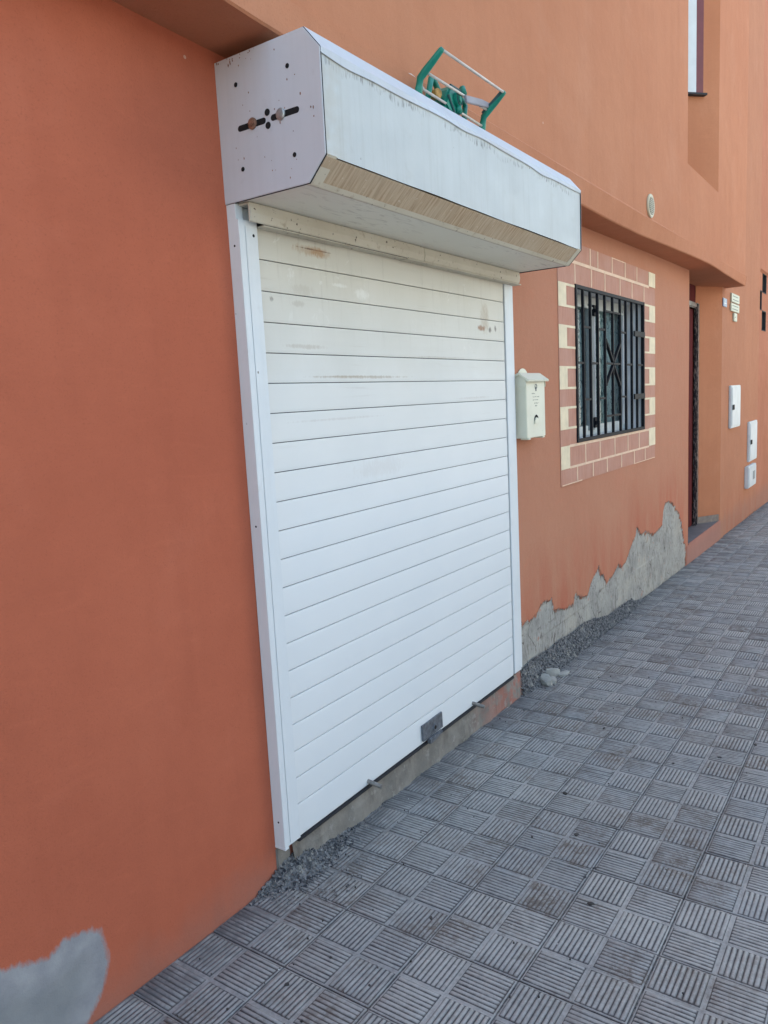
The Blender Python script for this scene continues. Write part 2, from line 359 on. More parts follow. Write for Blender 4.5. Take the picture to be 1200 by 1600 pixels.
# ------------------------------------------------------------------ mesh helpers
class MB:
    def __init__(s): s.v = []; s.f = []; s.mi = []
    def face(s, pts, mi=0):
        b = len(s.v); s.v += [tuple(p) for p in pts]; s.f.append(tuple(range(b, b+len(pts)))); s.mi.append(mi)
    def box(s, x0, x1, y0, y1, z0, z1, mi=0):
        b = len(s.v)
        s.v += [(x, y, z) for z in (z0, z1) for y in (y0, y1) for x in (x0, x1)]
        for q in ((0, 2, 3, 1), (4, 5, 7, 6), (0, 1, 5, 4), (2, 6, 7, 3), (0, 4, 6, 2), (1, 3, 7, 5)):
            s.f.append(tuple(b+i for i in q)); s.mi.append(mi)
    def prism(s, pts, axis, a, b_, mi=0):
        """outline pts (2-D) extruded along axis from a to b_; 'x': pts=(y,z); 'y': pts=(x,z); 'z': pts=(x,y)"""
        def P(p, t): return {'x': (t, p[0], p[1]), 'y': (p[0], t, p[1]), 'z': (p[0], p[1], t)}[axis]
        n = len(pts); b = len(s.v)
        s.v += [P(p, a) for p in pts] + [P(p, b_) for p in pts]
        s.f += [tuple(range(b, b+n))[::-1], tuple(range(b+n, b+2*n))]; s.mi += [mi, mi]
        for i in range(n):
            j = (i+1) % n; s.f.append((b+i, b+j, b+n+j, b+n+i)); s.mi.append(mi)
    def tube(s, pts, r, n=10, mi=0, caps=True, sy=1.):
        pts = [Vector(p) for p in pts]; b = len(s.v); K = len(pts)
        rr = r if isinstance(r, (list, tuple)) else [r]*K
        for i, p in enumerate(pts):
            d = (pts[min(i+1, K-1)]-pts[max(i-1, 0)]).normalized()
            a = d.cross(Vector((0, 0, 1)) if abs(d.z) < .9 else Vector((1, 0, 0))).normalized(); c = d.cross(a)
            for k in range(n):
                an = 2*math.pi*k/n; s.v.append(tuple(p+rr[i]*(math.cos(an)*a+sy*math.sin(an)*c)))
        for i in range(K-1):
            for k in range(n):
                s.f.append((b+i*n+k, b+i*n+(k+1) % n, b+(i+1)*n+(k+1) % n, b+(i+1)*n+k)); s.mi.append(mi)
        if caps:
            s.f += [tuple(b+k for k in range(n)), tuple(b+(K-1)*n+k for k in reversed(range(n)))]; s.mi += [mi, mi]
    def build(s, name, mats, parent=None, bevel=0., smooth=False, **tags):
        me = bpy.data.meshes.new(name); me.from_pydata(s.v, [], s.f); 
        mats = mats if isinstance(mats, (list, tuple)) else [mats]
        for m_ in mats: me.materials.append(m_)
        me.polygons.foreach_set('material_index', s.mi)
        bm = bmesh.new(); bm.from_mesh(me); bmesh.ops.recalc_face_normals(bm, faces=bm.faces)
        if bevel:
            bmesh.ops.remove_doubles(bm, verts=bm.verts, dist=1e-6)
            es = [e for e in bm.edges if len(e.link_faces) == 2 and e.calc_face_angle(0) > .6]
            bmesh.ops.bevel(bm, geom=es, offset=bevel, segments=2, affect='EDGES', clamp_overlap=True)
        bm.to_mesh(me); bm.free()
        if smooth: me.polygons.foreach_set('use_smooth', [True]*len(me.polygons))
        return link(name, me, parent, **tags)

def link(name, me, parent=None, **tags):
    o = bpy.data.objects.new(name, me); C.objects.link(o)
    if parent is not None:
        o.parent = parent; o.matrix_parent_inverse = WINV.get(parent.name, Matrix.Identity(4))
        WINV[o.name] = o.matrix_parent_inverse
        if parent.type != 'EMPTY': o.matrix_parent_inverse = Matrix.Identity(4)
    for k, v in tags.items(): o[k] = v
    return o
WINV = {}
def thing(name, label, cat, loc, group=None):
    o = bpy.data.objects.new(name, None); C.objects.link(o); o.location = loc; o.empty_display_size = .1
    o['label'] = label; o['category'] = cat
    if group: o['group'] = group
    WINV[o.name] = Matrix.Translation(-Vector(loc)); return o

def grid_wall(name, xs, zs, holes, y, mat, parent, topf=None, attrs=None, yf=None, **tags):
    xs = np.array(sorted(set(np.round(xs, 4)))); zs = np.array(sorted(set(np.round(zs, 4))))
    X, Z = np.meshgrid(xs, zs, indexing='ij')
    if topf is not None: Z = Z.copy(); Z[:, -1] = topf(xs)
    Y = np.full_like(X, y) if yf is None else yf(X, Z)
    co = np.stack([X, Y, Z], -1).reshape(-1, 3)
    nx, nz = len(xs), len(zs)
    xm = (xs[:-1]+xs[1:])/2; zm = (zs[:-1]+zs[1:])/2
    I, J = np.meshgrid(np.arange(nx-1), np.arange(nz-1), indexing='ij')
    keep = np.ones(I.shape, bool)
    for (a, b, c, d) in holes:
        keep &= ~((xm[I] > a) & (xm[I] < b) & (zm[J] > c) & (zm[J] < d))
    I, J = I[keep], J[keep]
    f = np.stack([I*nz+J, (I+1)*nz+J, (I+1)*nz+J+1, I*nz+J+1], -1)
    me = bpy.data.meshes.new(name); me.from_pydata(co.tolist(), [], f.tolist())
    for k, fn in (attrs or {}).items():
        a = me.attributes.new(k, 'FLOAT', 'POINT'); a.data.foreach_set('value', fn(co[:, 0], co[:, 2]).astype(np.float32))
    for k in ('bare', 'patch'):
        if k not in (attrs or {}):
            a = me.attributes.new(k, 'FLOAT', 'POINT'); a.data.foreach_set('value', np.full(len(co), -1., np.float32))
    me.materials.append(mat); me.update()
    return link(name, me, parent, **tags)

def sdf(poly):
    P = np.array(poly, float); Q = np.roll(P, -1, 0)
    def fn(x, z):
        d = np.full(x.shape, 1e9); ins = np.zeros(x.shape, bool)
        for (ax, az), (bx, bz) in zip(P, Q):
            ex, ez = bx-ax, bz-az; wx, wz = x-ax, z-az
            t = np.clip((wx*ex+wz*ez)/(ex*ex+ez*ez+1e-12), 0, 1)
            d = np.minimum(d, np.hypot(wx-ex*t, wz-ez*t))
            c = (az <= z) != (bz <= z)
            with np.errstate(divide='ignore', invalid='ignore'): xi = ax+(z-az)*(bx-ax)/((bz-az) if bz != az else 1e-9)
            ins ^= c & (x < xi)
        return np.where(ins, d, -d)
    return fn

def add_flat_attrs(o):
    for k in ('bare', 'patch'):
        a = o.data.attributes.new(k, 'FLOAT', 'POINT'); a.data.foreach_set('value', np.full(len(o.data.vertices), -1., np.float32))
    return o

GS = -.0173                                  # the street falls gently to the right
def gz(x): return GS*x
def zsof(x): return np.interp(x, [-8, -.35, 0, 1.5, 3.08, 4.3, 5.9, 7.6], [2.66, 2.652, 2.64, 2.625, 2.62, 2.64, 2.66, 2.645])
def yfas(x): return np.interp(x, [-8, -.14, .03, 2.57, 3.73, 5.0, 5.6, 6.5, 7.55], [-.23, -.232, -.22, -.19, -.178, -.215, -.224, -.207, -.2])

# ------------------------------------------------------------------ pavement
def make_pavement():
    S = .2986; L = S/2; mg = .0065; D = .0042
    def panel(full):                      # raised rounded ribs inside a smooth margin
        p = (L-2*mg)/9
        fr = ((0, 0, 0), (.13, .6, .55), (.36, 1, 1), (.64, 1, 1), (.87, .6, .55)) if full else ((0, 0, 0), (.3, 1, .9), (.7, 1, .9))
        ed = [(.003, 0, .85, 0)] if full else []; ed2 = [(L-.003, 0, .85, 0)] if full else []
        u = [(0., 0, .85, 0)]+ed+[(mg, 0, .85, 0)]+[(mg+.0008+(p-.00018)*(k+f_), h_, g_, 1) for k in range(9) for f_, h_, g_ in fr]+[(L-mg-.0008, 0, 0, 1), (L-mg, 0, .85, 0)]+ed2+[(L, 0, .85, 0)]
        v = [(0., 0, .85, 0)]+ed+[(mg, 0, .85, 0), (mg+.001, 0, .1, 1), (mg+.0055, 1, 1, 1)]+([(L*.35, 1, 1, 1), (L*.66, 1, 1, 1)] if full else [])+[(L-mg-.0055, 1, 1, 1), (L-mg-.001, 0, .1, 1), (L-mg, 0, .85, 0)]+ed2+[(L, 0, .85, 0)]
        u = np.array(u, float); v = np.array(v, float)
        U, V = np.meshgrid(u[:, 0], v[:, 0], indexing='ij')
        zone = (u[:, 3][:, None]*v[:, 3][None, :]) > .5
        H = np.where(zone, u[:, 1][:, None]*v[:, 1][None, :], 0.); G = np.where(zone, np.minimum(u[:, 2][:, None], v[:, 2][None, :]), .85)
        nu, nv = len(u), len(v)
        I, J = np.meshgrid(np.arange(nu-1), np.arange(nv-1), indexing='ij')
        f = np.stack([I*nv+J, (I+1)*nv+J, (I+1)*nv+J+1, I*nv+J+1], -1).reshape(-1, 4)
        per = np.clip(((U.ravel()-mg)/p).astype(int), 0, 8)
        return U.ravel(), V.ravel(), H.ravel(), G.ravel(), f, per
    tmpl = {fl: panel(fl) for fl in (True, False)}
    VS, FS, GA, TA, PA = [], [], [], [], []; base = 0
    for i in range(-12, 54):
        for j in range(-3, 11):
            x0 = .2995+i*S; ytop = -.8916-j*S          # tile spans x0..x0+S, ytop-S..ytop
            if x0 > 12 and j > 3: continue
            full = (x0 < 7.5 and x0 > -1.0 and ytop > -2.1)
            tr = random.random(); dz = random.gauss(0, .0007); tx, ty = random.gauss(0, .003), random.gauss(0, .003)
            for a in (0, 1):
                for b in (0, 1):
                    U, V, H, G, f, per = tmpl[full]
                    gv = np.clip(np.random.normal(random.choice((.75, .95, 1.)), .13, 9), .4, 1.2)[per]; H = H*gv*np.clip(1+np.random.normal(0, .1, G.shape), .6, 1.2)
                    px0 = x0+a*L; py1 = ytop-b*L
                    if a == b:      # grooves run across the street
                        X, Y = px0+U, py1-V
                    else:
                        X, Y = px0+V, py1-U
                    lx, ly = X-x0, ytop-Y
                    edge = (np.minimum(np.minimum(lx, S-lx), np.minimum(ly, S-ly)) < 1e-5)
                    mid = (np.abs(lx-L) < 1e-5) | (np.abs(ly-L) < 1e-5)
                    pr = random.random()
                    jit = np.random.normal(0, .00035, X.shape)*(~edge)
                    Z = gz(X)-.003+dz+tx*(lx-L)*.5+ty*(ly-L)*.5+D*H-.0045*edge-.0004*mid+jit
                    X = np.where(lx < 1e-5, X+.0012, np.where(S-lx < 1e-5, X-.0012, X)); Y = np.where(ly < 1e-5, Y-.0012, np.where(S-ly < 1e-5, Y+.0012, Y))
                    VS.append(np.stack([X, Y, Z], -1)); FS.append(f+base); base += len(X)
                    GA.append(np.where(edge, .0, G)); TA.append(np.full(X.shape, tr)); PA.append(np.full(X.shape, pr))
    V = np.concatenate(VS); Fc = np.concatenate(FS)
    me = bpy.data.meshes.new('pavement')
    me.vertices.add(len(V)); me.vertices.foreach_set('co', V.ravel().astype(np.float32))
    me.loops.add(Fc.size); me.loops.foreach_set('vertex_index', Fc.ravel().astype(np.int32))
    me.polygons.add(len(Fc)); me.polygons.foreach_set('loop_start', (np.arange(len(Fc))*4).astype(np.int32))
    me.update(calc_edges=True); me.validate()
    for k, A in (('grv', GA), ('tr', TA), ('pr', PA)):
        a = me.attributes.new(k, 'FLOAT', 'POINT'); a.data.foreach_set('value', np.concatenate(A).astype(np.float32))
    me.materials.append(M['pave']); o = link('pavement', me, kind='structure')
    bm = bmesh.new(); bm.from_mesh(me)
    if bm.faces: bm.faces.ensure_lookup_table()
    if bm.faces[0].normal.z < 0: pass
    bm.free(); return o
make_pavement()
mb = MB(); mb.face([(-14, -5.08, gz(-14)-.008), (60, -5.08, gz(60)-.008), (60, 1.2, gz(60)-.008), (-14, 1.2, gz(-14)-.008)])
o = mb.build('pavement_bed', M['gravel'], kind='structure')
mb = MB(); mb.box(-14, 60, 0, 0, 0, 0)
mb = MB()
for k in range(74):
    x0 = -14+k; mb.prism([(x0+.004, -5.2), (x0+.996, -5.2), (x0+.996, -5.08), (x0+.004, -5.08)], 'z', gz(x0)-.2, gz(x0)+.002)
mb.build('kerb', M['kerb'], bevel=.006, kind='structure')
mb = MB(); mb.face([(-60, -9.5, gz(-60)-.14), (200, -9.5, gz(200)-.14), (200, -5.1, gz(200)-.14), (-60, -5.1, gz(-60)-.14)])
mb.build('road', M['asphalt'], kind='structure')
mb = MB(); mb.face([(-600, -600, gz(-600)-.16), (600, -600, gz(600)-.16), (600, 600, gz(600)-.16), (-600, 600, gz(-600)-.16)])
mb.build('ground', M['earth'], kind='structure')

# ------------------------------------------------------------------ the building
B = thing('town_house', 'long terracotta house with overhanging upper storey, peeling plaster foot and recessed doorway', 'building', (0, 0, 0))
WX0, WX1, WZ0, WZ1 = 2.92, 4.387, 1.293, 2.25
bare_poly = [(1.9, -.4), (1.9, .36), (2.03, .35), (2.13, .329), (2.251, .358), (2.30, .385), (2.346, .391), (2.458, .383), (2.478, .312), (2.606, .286), (2.70, .268), (2.822, .258), (2.863, .339), (2.90, .30),
    (2.937, .279), (3.055, .257), (3.10, .27), (3.14, .317), (3.313, .404), (3.34, .375), (3.378, .338), (3.489, .252), (3.60, .275), (3.681, .304), (3.756, .336), (3.831, .296), (3.935, .315), (4.099, .432),
    (4.15, .45), (4.183, .467), (4.212, .546), (4.26, .50), (4.326, .46), (4.444, .456), (4.693, .396), (4.96, .425), (4.994, .549), (5.05, .6), (5.2, .605), (5.318, .57), (5.42, .5), (5.55, .43), (5.632, .335), (5.717, .179), (5.80, .061), (5.82, -.4)]
patch_poly = [(-2.2, .36), (-1.3, .34), (-.94, .32), (-.894, .305), (-.83, .272), (-.805, .275), (-.789, .291), (-.749, .287), (-.699, .272), (-.675, .250), (-.66, .21), (-.66, .182), (-.662, .126), (-.688, .077), (-.73, .03), (-.8, -.02), (-1., -.1), (-2.2, -.1)]
xs = np.concatenate([np.arange(-8, -2.3, .3), np.arange(-2.3, -.55, .02), np.arange(-.5, 1.9, .1), np.arange(1.9, 5.89, .011), [5.89, WX0, WX1]])
zs = np.concatenate([np.arange(-.4, 0, .1), np.arange(-.14, .7, .011), np.arange(.7, 2.6, .12), [WZ0, WZ1, 2.66]])
grid_wall('ground_floor_wall', xs, zs, [(WX0, WX1, WZ0, WZ1)], 0, M['plaster'], B, topf=lambda x: zsof(x)+.01,
          attrs={'bare': sdf(bare_poly), 'patch': sdf(patch_poly)}, yf=lambda X, Z: .0022*np.sin(X*1.7+Z)*np.sin(Z*2.3+.4*X)*(Z > .2)+.007*np.clip(sdf(bare_poly)(X.ravel(), Z.ravel()).reshape(X.shape)/.012+.3, 0, 1))
# overhanging slab: soffit, fascia band and wall above
xo = np.concatenate([np.arange(-8, 7.5, .15), [7.55]])
mb = MB()
for a, b in zip(xo[:-1], xo[1:]):
    q = lambda x: [(x, .4, zsof(x)), (x, yfas(x)+.006, zsof(x)), (x, yfas(x), zsof(x)+.006), (x, yfas(x)*.35-.65*.209-.008, 2.746), (x, -.2, 2.760)]
    A_, B_ = q(a), q(b)
    for k in range(4): mb.face([A_[k], B_[k], B_[k+1], A_[k+1]])
zt = zsof(7.55)
mb.face([(7.55, .4, zt), (7.55, -.2, zt), (7.55, -.215, 2.746), (7.55, -.2, 2.760), (7.55, .4, 2.760)])
add_flat_attrs(mb.build('overhang', M['plaster_up'], B))
UX0, UX1, UZ0, UZ1 = 4.93, 6.11, 3.345, 7.2
grid_wall('upper_wall', np.concatenate([np.arange(-8, 7.5, .25), [UX0, UX1, 7.55]]), np.concatenate([np.arange(2.760, 8.6, .25), [UZ0, UZ1, 8.7]]), [(UX0, UX1, UZ0, UZ1)], -.2, M['plaster_up'], B)
th = R(42); dep = 1.18*math.tan(th)
mb = MB()                                  # splayed recess of the upper window
mb.face([(UX0, -.2, UZ0), (UX1, -.2, UZ0), (UX0, -.2+dep, UZ0)]); mb.face([(UX0, -.2, UZ1), (UX1, -.2, UZ1), (UX0, -.2+dep, UZ1)])
mb.face([(UX0, -.2, UZ0), (UX0, -.2, UZ1), (UX0, -.2+dep, UZ1), (UX0, -.2+dep, UZ0)])
mb.face([(UX1, -.2, UZ0), (UX1, -.2, UZ1), (UX0, -.2+dep, UZ1), (UX0, -.2+dep, UZ0)])
add_flat_attrs(mb.build('window_recess', M['plaster_up'], B))
# upper window set in the splayed face
def spl(s, off, z): return (UX1-s*math.cos(th)-off*math.sin(th), -.2+s*math.sin(th)-off*math.cos(th), z)
def sbox(mb, s0, s1, o0, o1, z0, z1):
    c = [spl(s, o_, z) for z in (z0, z1) for o_ in (o0, o1) for s in (s0, s1)]; b = len(mb.v); mb.v += c
    for q in ((0, 2, 3, 1), (4, 5, 7, 6), (0, 1, 5, 4), (2, 6, 7, 3), (0, 4, 6, 2), (1, 3, 7, 5)): mb.f.append(tuple(b+i for i in q)); mb.mi.append(0)
mb = MB(); sbox(mb, .178, .262, 0, .018, 4.178, 6.9)
wnd = mb.build('window', M['shred'], B, bevel=.003, label='tall upper window in the splayed recess, dark red leaf with white edge')
mb = MB(); sbox(mb, .264, .36, 0, .035, 4.178, 6.9); sbox(mb, .36, .95, 0, .03, 4.178, 4.24); sbox(mb, .36, .95, 0, .03, 6.84, 6.9); sbox(mb, .89, .95, 0, .03, 4.24, 6.84)
mb.build('window_frame', M['meter'], wnd, bevel=.003)
mb = MB(); sbox(mb, .36, .89, .004, .01, 4.24, 6.84); mb.build('pane', M['mull'], wnd)
mb = MB(); sbox(mb, .16, .97, .0, .05, 4.16, 4.176); mb.build('sill', M['gap'], wnd)

# street wall to the right of the door, flush with the lower wall
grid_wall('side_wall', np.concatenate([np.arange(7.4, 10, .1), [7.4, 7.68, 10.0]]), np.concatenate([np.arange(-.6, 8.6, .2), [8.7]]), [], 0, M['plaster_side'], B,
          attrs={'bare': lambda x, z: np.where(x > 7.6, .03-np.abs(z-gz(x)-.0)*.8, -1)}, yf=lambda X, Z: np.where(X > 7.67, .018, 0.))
# doorway
FZ = .09
mb = MB()
zt = 2.70
mb.face([(5.89, 0, -.3), (5.89, .2, -.3), (5.89, .2, zt), (5.89, 0, zt)])
mb.face([(7.4, 0, -.3), (7.06, .2, -.3), (7.06, .2, zt), (7.4, 0, zt)])
add_flat_attrs(mb.build('door_jamb', M['plaster_up'], B))
mb = MB(); mb.prism([(5.891, .006), (7.385, .006), (7.05, .26), (5.891, .26)], 'z', -.3, FZ)
mb.build('step', M['floor_tile'], B)
mb = MB(); mb.box(5.84, 7.42, -.004, .003, -.35, .082)
mb.box(5.893, 7.37, -.006, .004, .082, .094)
add_flat_attrs(mb.build('step_riser', M['riser'], B))
mb = MB()
j0, j1 = Vector((7.37, .012, 0)), Vector((7.068, .19, 0)); nn = Vector((-.507, -.862, 0))*.008
mb.prism([tuple(j0.xy), tuple(j1.xy), tuple((j1+nn).xy), tuple((j0+nn).xy)], 'z', FZ, FZ+.075)
mb.build('skirting', M['base_tile'], B)
mb = MB(); mb.box(5.9, 6.95, .2, .235, FZ+.005, 2.40)
for k in range(3):
    mb.box(6.02, 6.84, .192, .2, .25+k*.72, .25+k*.72+.58)
dr = mb.build('door', M['doorred'], B, bevel=.004, label='dark red entrance door inside the recess')
mb = MB(); mb.box(6.97, 7.05, .155, .2, FZ, 2.47); mb.box(5.9, 6.97, .165, .2, 2.41, 2.47)
mb.build('door_frame', M['granite'], dr, bevel=.012)
mb = MB(); mb.box(5.9, 7.05, .2, .23, 2.47, 2.70); mb.build('transom', M['doorred'], dr)
# body of the house behind the street face: party walls and roof slab
mb = MB(); mb.box(-8, 10, 1.0, 8, -.6, 8.68); mb.box(-8.001, 10.001, -.27, 8, 8.7, 8.9); mb.box(-8.002, -7.9, -.199, 1, -.6, 8.69)
mb.box(-7.9, 5.88, .42, .5, -.6, 1.2); mb.box(-7.9, 5.88, .45, .5, 2.7, 2.8)
add_flat_attrs(mb.build('rear_wall_and_roof', M['plaster_up'], B))

# barred window
mb = MB()
for (x0, x1, z0, z1) in ((WX0, WX0+.001, WZ0, WZ1),): pass
d0 = .16
mb.face([(WX0, 0, WZ0), (WX0, d0, WZ0), (WX0, d0, WZ1), (WX0, 0, WZ1)]); mb.face([(WX1, 0, WZ0), (WX1, d0, WZ0), (WX1, d0, WZ1), (WX1, 0, WZ1)])
mb.face([(WX0, 0, WZ0), (WX1, 0, WZ0), (WX1, d0, WZ0), (WX0, d0, WZ0)]); mb.face([(WX0, 0, WZ1), (WX1, 0, WZ1), (WX1, d0, WZ1), (WX0, d0, WZ1)])
win = mb.build('window', M['reveal'], B, label='black barred ground floor window in a painted brick surround')
mb = MB(); yy0, yy1 = .13, .165
mb.box(WX0, WX1, yy0, yy1, 2.18, WZ1-.002); mb.box(WX0, WX1, yy0+.006, yy1, WZ0+.002, 1.365)
mb.box(WX0+.001, WX0+.05, yy0+.003, yy1, 1.365, 2.18); mb.box(4.33, WX1-.002, yy0+.003, yy1, 1.365, 2.18)
mb.box(WX0+.002, WX1-.003, .118, .13, 2.165, 2.18)
mb.build('window_frame', M['winframe'], win, bevel=.003)
mb = MB(); mb.box(3.525, 3.64, .126, .150, 1.33, 2.2); mb.build('stile', M['mull'], win, bevel=.003)
mb = MB(); mb.box(3.655, 3.672, .128, .152, 1.34, 2.19); mb.build('stile', M['reveal'], win, bevel=.002); mb = MB(); mb.box(4.29, 4.315, .122, .152, 1.34, 2.2); mb.build('stile', M['reveal'], win, bevel=.002)
for z0 in (2.12, 1.345):
    mb = MB(); mb.box(3.60, 3.65, .112, .126, z0, z0+.075); mb.box(3.60, 3.63, .10, .112, z0+.02, z0+.05); mb.build('latch', M['black'], win, bevel=.003)
mb = MB(); mb.face([(WX0+.05, .158, 1.366), (4.33, .158, 1.366), (4.33, .158, 2.179), (WX0+.05, .158, 2.179)]); mb.build('pane', M['glass'], win)
mb = MB(); n = 220
px = [WX0+.02+(4.36-WX0-.02)*k/n for k in range(n+1)]
py = [.185+.012*math.sin(x*55+2*math.sin(x*7)) for x in px]
for k in range(n): mb.face([(px[k], py[k], 1.3), (px[k+1], py[k+1], 1.3), (px[k+1], py[k+1], 2.25), (px[k], py[k], 2.25)])
mb.build('curtain', M['cloth'], win, smooth=True)
mb = MB(); mb.box(WX0, WX1, .23, .24, WZ0-.1, WZ1+.1); mb.build('dark_interior', M['hole'], win)
# grille
mb = MB(); T = .011
mb.box(WX0-.004, WX0+.020, -.014, .010, WZ0-.006, WZ1+.006); mb.box(WX1-.018, WX1+.004, -.014, .010, WZ0-.006, WZ1+.006)
mb.box(WX0+.020, WX1-.018, -.013, .009, WZ1-.016, WZ1+.006); mb.box(WX0+.020, WX1-.018, -.013, .009, WZ0-.006, WZ0+.016)
bars = [3.063, 3.197, 3.337, 3.483, 3.647, 3.815, 3.947, 4.091, 4.226]
for b in bars: mb.box(b-.0085, b+.0085, -.010, .007, WZ0+.016, WZ1-.016)
def hb(i0, i1, z, h=.007):
    al = [WX0+.016]+bars+[WX1-.014]; mb.box(al[i0]+.0085, al[i1]-.0085, -.008, .005, z-h, z+h)
for a in ((1, 2), (3, 4), (6, 7)): hb(*a, 2.008); hb(*a, 1.552)
for a in ((0, 1), (2, 3), (7, 8), (9, 10)): hb(*a, 1.783)
for a in ((4, 5), (5, 6)): hb(*a, 1.785); hb(*a, 2.133); hb(*a, 1.428)
for z in (2.01, 1.547): mb.box(4.0995, 4.37, -.022, -.012, z-.02, z+.02)
def diag(xa, za, xb, zb):
    d = Vector((xb-xa, 0, zb-za)).normalized(); p = Vector((-d.z, 0, d.x))*.0085
    A_, B_ = Vector((xa, 0, za)), Vector((xb, 0, zb))
    mb.prism([((A_+p).x, (A_+p).z), ((B_+p).x, (B_+p).z), ((B_-p).x, (B_-p).z), ((A_-p).x, (A_-p).z)], 'y', -.0115, .0085)
cx, cz = 3.655, 1.785
for (xa, za) in ((3.493, 1.945), (3.806, 1.925), (3.493, 1.638), (3.806, 1.63)): diag(xa, za, cx+(.008 if xa > cx else -.008), cz+(.012 if za > cz else -.012))
mb.build('grille', M['black'], win, bevel=.0015)
# brick surround painted and scored on the wall
mb = MB(); Y1 = .006; E1 = -.004; E2 = -.0065
rows = [2.50, 2.376, 2.25]
OX0, OX1 = 2.645, 4.712
mb.box(OX0, OX1, E1, Y1, 2.376, 2.372+.004)
mb = MB()
mb.box(OX0+.0, 4.53, E1, Y1, 2.384, 2.500)              # top course
mb.box(OX0, OX1-.0, E1, Y1, WZ1+.007, 2.384)           # second course
mb.box(OX0, WX0-.005, E1, Y1, 1.145, WZ1+.007); mb.box(WX1+.005, OX1, E1, Y1, 1.145, WZ1+.007)
mb.box(WX0-.005, WX1+.005, E1, Y1, 1.145, WZ0-.007)
mb.box(OX0, OX1-.004, E1, Y1, 1.04, 1.145)
sur = mb
mb = MB()
jw = .0075
mb.box(2.76, 4.535, E2, E1, 2.375, 2.394)
for x in (2.908, 3.05+.15, 3.344+.0, 3.638, 3.93, 4.215): mb.box(x-jw, x+jw, E2, E1, 2.394, 2.50)
for x in (2.922, 3.218, 3.484, 3.81, 4.093, 4.401): mb.box(x-jw, x+jw, E2, E1, 2.262, 2.375)
mb.box(3.64, 3.93, E2+.001, E1, 2.494, 2.5)
for x in (3.07, 3.35, 3.667, 3.974, 4.26): mb.box(x-jw, x+jw, E2, E1, 1.15, 1.268)
mb.box(2.79, 4.53, E2, E1, 1.136, 1.150); mb.box(2.79, 4.53, E2, E1, 1.268, 1.284)
for x in (2.916, 3.209, 3.496, 3.818, 4.132, 4.423): mb.box(x-jw, x+jw, E2, E1, 1.045, 1.136)
mb.box(2.66, 3.0, E2, E1, 1.040, 1.046); mb.box(4.12, 4.7, E2, E1, 1.038, 1.043)
sv_, sf_ = len(sur.v), None
sur.v += mb.v; sur.f += [tuple(i+sv_ for i in f) for f in mb.f]; sur.mi += [1]*len(mb.f)
sur = sur.build('brick_surround', [M['brick'], M['joint']], B)
def quoin(*bs):
    mb = MB()
    for q in bs: mb.box(q[0], q[1], E2, E1, q[2], q[3])
    mb.build('quoin', M['cream'], sur)
for (z1, z0) in ((2.248, 2.108), (2.003, 1.865), (1.76, 1.622), (1.518, 1.38)):
    quoin((2.645, 2.772, z0, z1), (2.772, WX0-.006, z1-.014, z1), (2.772, WX0-.006, z0, z0+.014))
for (z1, z0) in ((2.249, 2.118), (2.005, 1.875), (1.768, 1.626), (1.53, 1.39)):
    quoin((4.545, 4.71, z0, z1), (WX1+.006, 4.545, z1-.014, z1), (WX1+.006, 4.545, z0, z0+.014))
quoin((2.645, 2.79, 1.14, 1.28)); quoin((4.533, 4.712, 2.39, 2.50)); quoin((4.533, 4.712, 1.145, 1.287))

# ------------------------------------------------------------------ roller shutter
S = thing('roller_shutter', 'closed white slatted roller shutter with a big projecting box, stained yellow near the top', 'roller shutter', (.98, 0, .12))
LBL = {}
PT, Z1, ZB0 = .0959, 2.0623, .122
mb = MB(); prof = []
edges = [Z1-k*PT for k in range(20)]
tops = [Z1+PT*1.2] + edges; bots = edges + [ZB0]
yb = -.030
for zt_, zb_ in zip(tops, bots):                        # each slat: slightly crowned, dark hinge groove between
    prof += [(yb+.005, zt_-.0008), (yb+.0002, zt_-.0014), (yb-.0006, zt_-.010), (yb-.0010, (zt_+zb_)/2), (yb-.0006, zb_+.010), (yb+.0002, zb_+.0019), (yb+.005, zb_+.0013)]
xa, xb = .080, 1.846
NX = 24
for k in range(len(prof)-1):
    for q in range(NX):
        u0, u1 = xa+(xb-xa)*q/NX, xa+(xb-xa)*(q+1)/NX
        a_, b_ = prof[k], prof[k+1]
        mb.face([(u0, a_[0], a_[1]), (u1, a_[0], a_[1]), (u1, b_[0], b_[1]), (u0, b_[0], b_[1])], 1 if (k % 7 == 6) else 0)
cur = mb.build('slat_curtain', [M['slat'], M['gap']], S)
mb = MB(); mb.box(xa+.004, xb-.001, -.036, -.014, .107, .120); mb.build('bottom_seal', M['gap'], S, bevel=.003)
# lock plate on the lowest slat
mb = MB(); mb.prism([(.905, .136), (1.075, .139), (1.072, .212), (.902, .209)], 'y', -.041, -.0325)
mb.box(.935, .945, -.045, -.041, .12, .136); 
lk = mb.build('lock_plate', M['lock'], S, bevel=.0015)
mb = MB()
mb.tube([(1.0, -.040, .168), (1.0, -.046, .168)], .015, 18); mb.build('lock_cylinder', M['lock'], lk, smooth=False)
mb = MB(); mb.tube([(1.0, -.0455, .168), (1.0, -.0468, .168)], .009, 14); mb.build('keyhole', M['hole'], lk)
mb = MB(); mb.prism([(.945, .112), (.96, .108), (1.03, .118), (1.055, .12), (1.058, .136), (.94, .136)], 'y', -.052, -.036); mb.build('latch', M['lock'], lk, bevel=.004)
for x in (.49, 1.365):
    mb = MB(); mb.tube([(x+.014, -.015, .140), (x+.014, -.094, .130)], .0085, 12); mb.build('locking_pin', M['pin'], S)
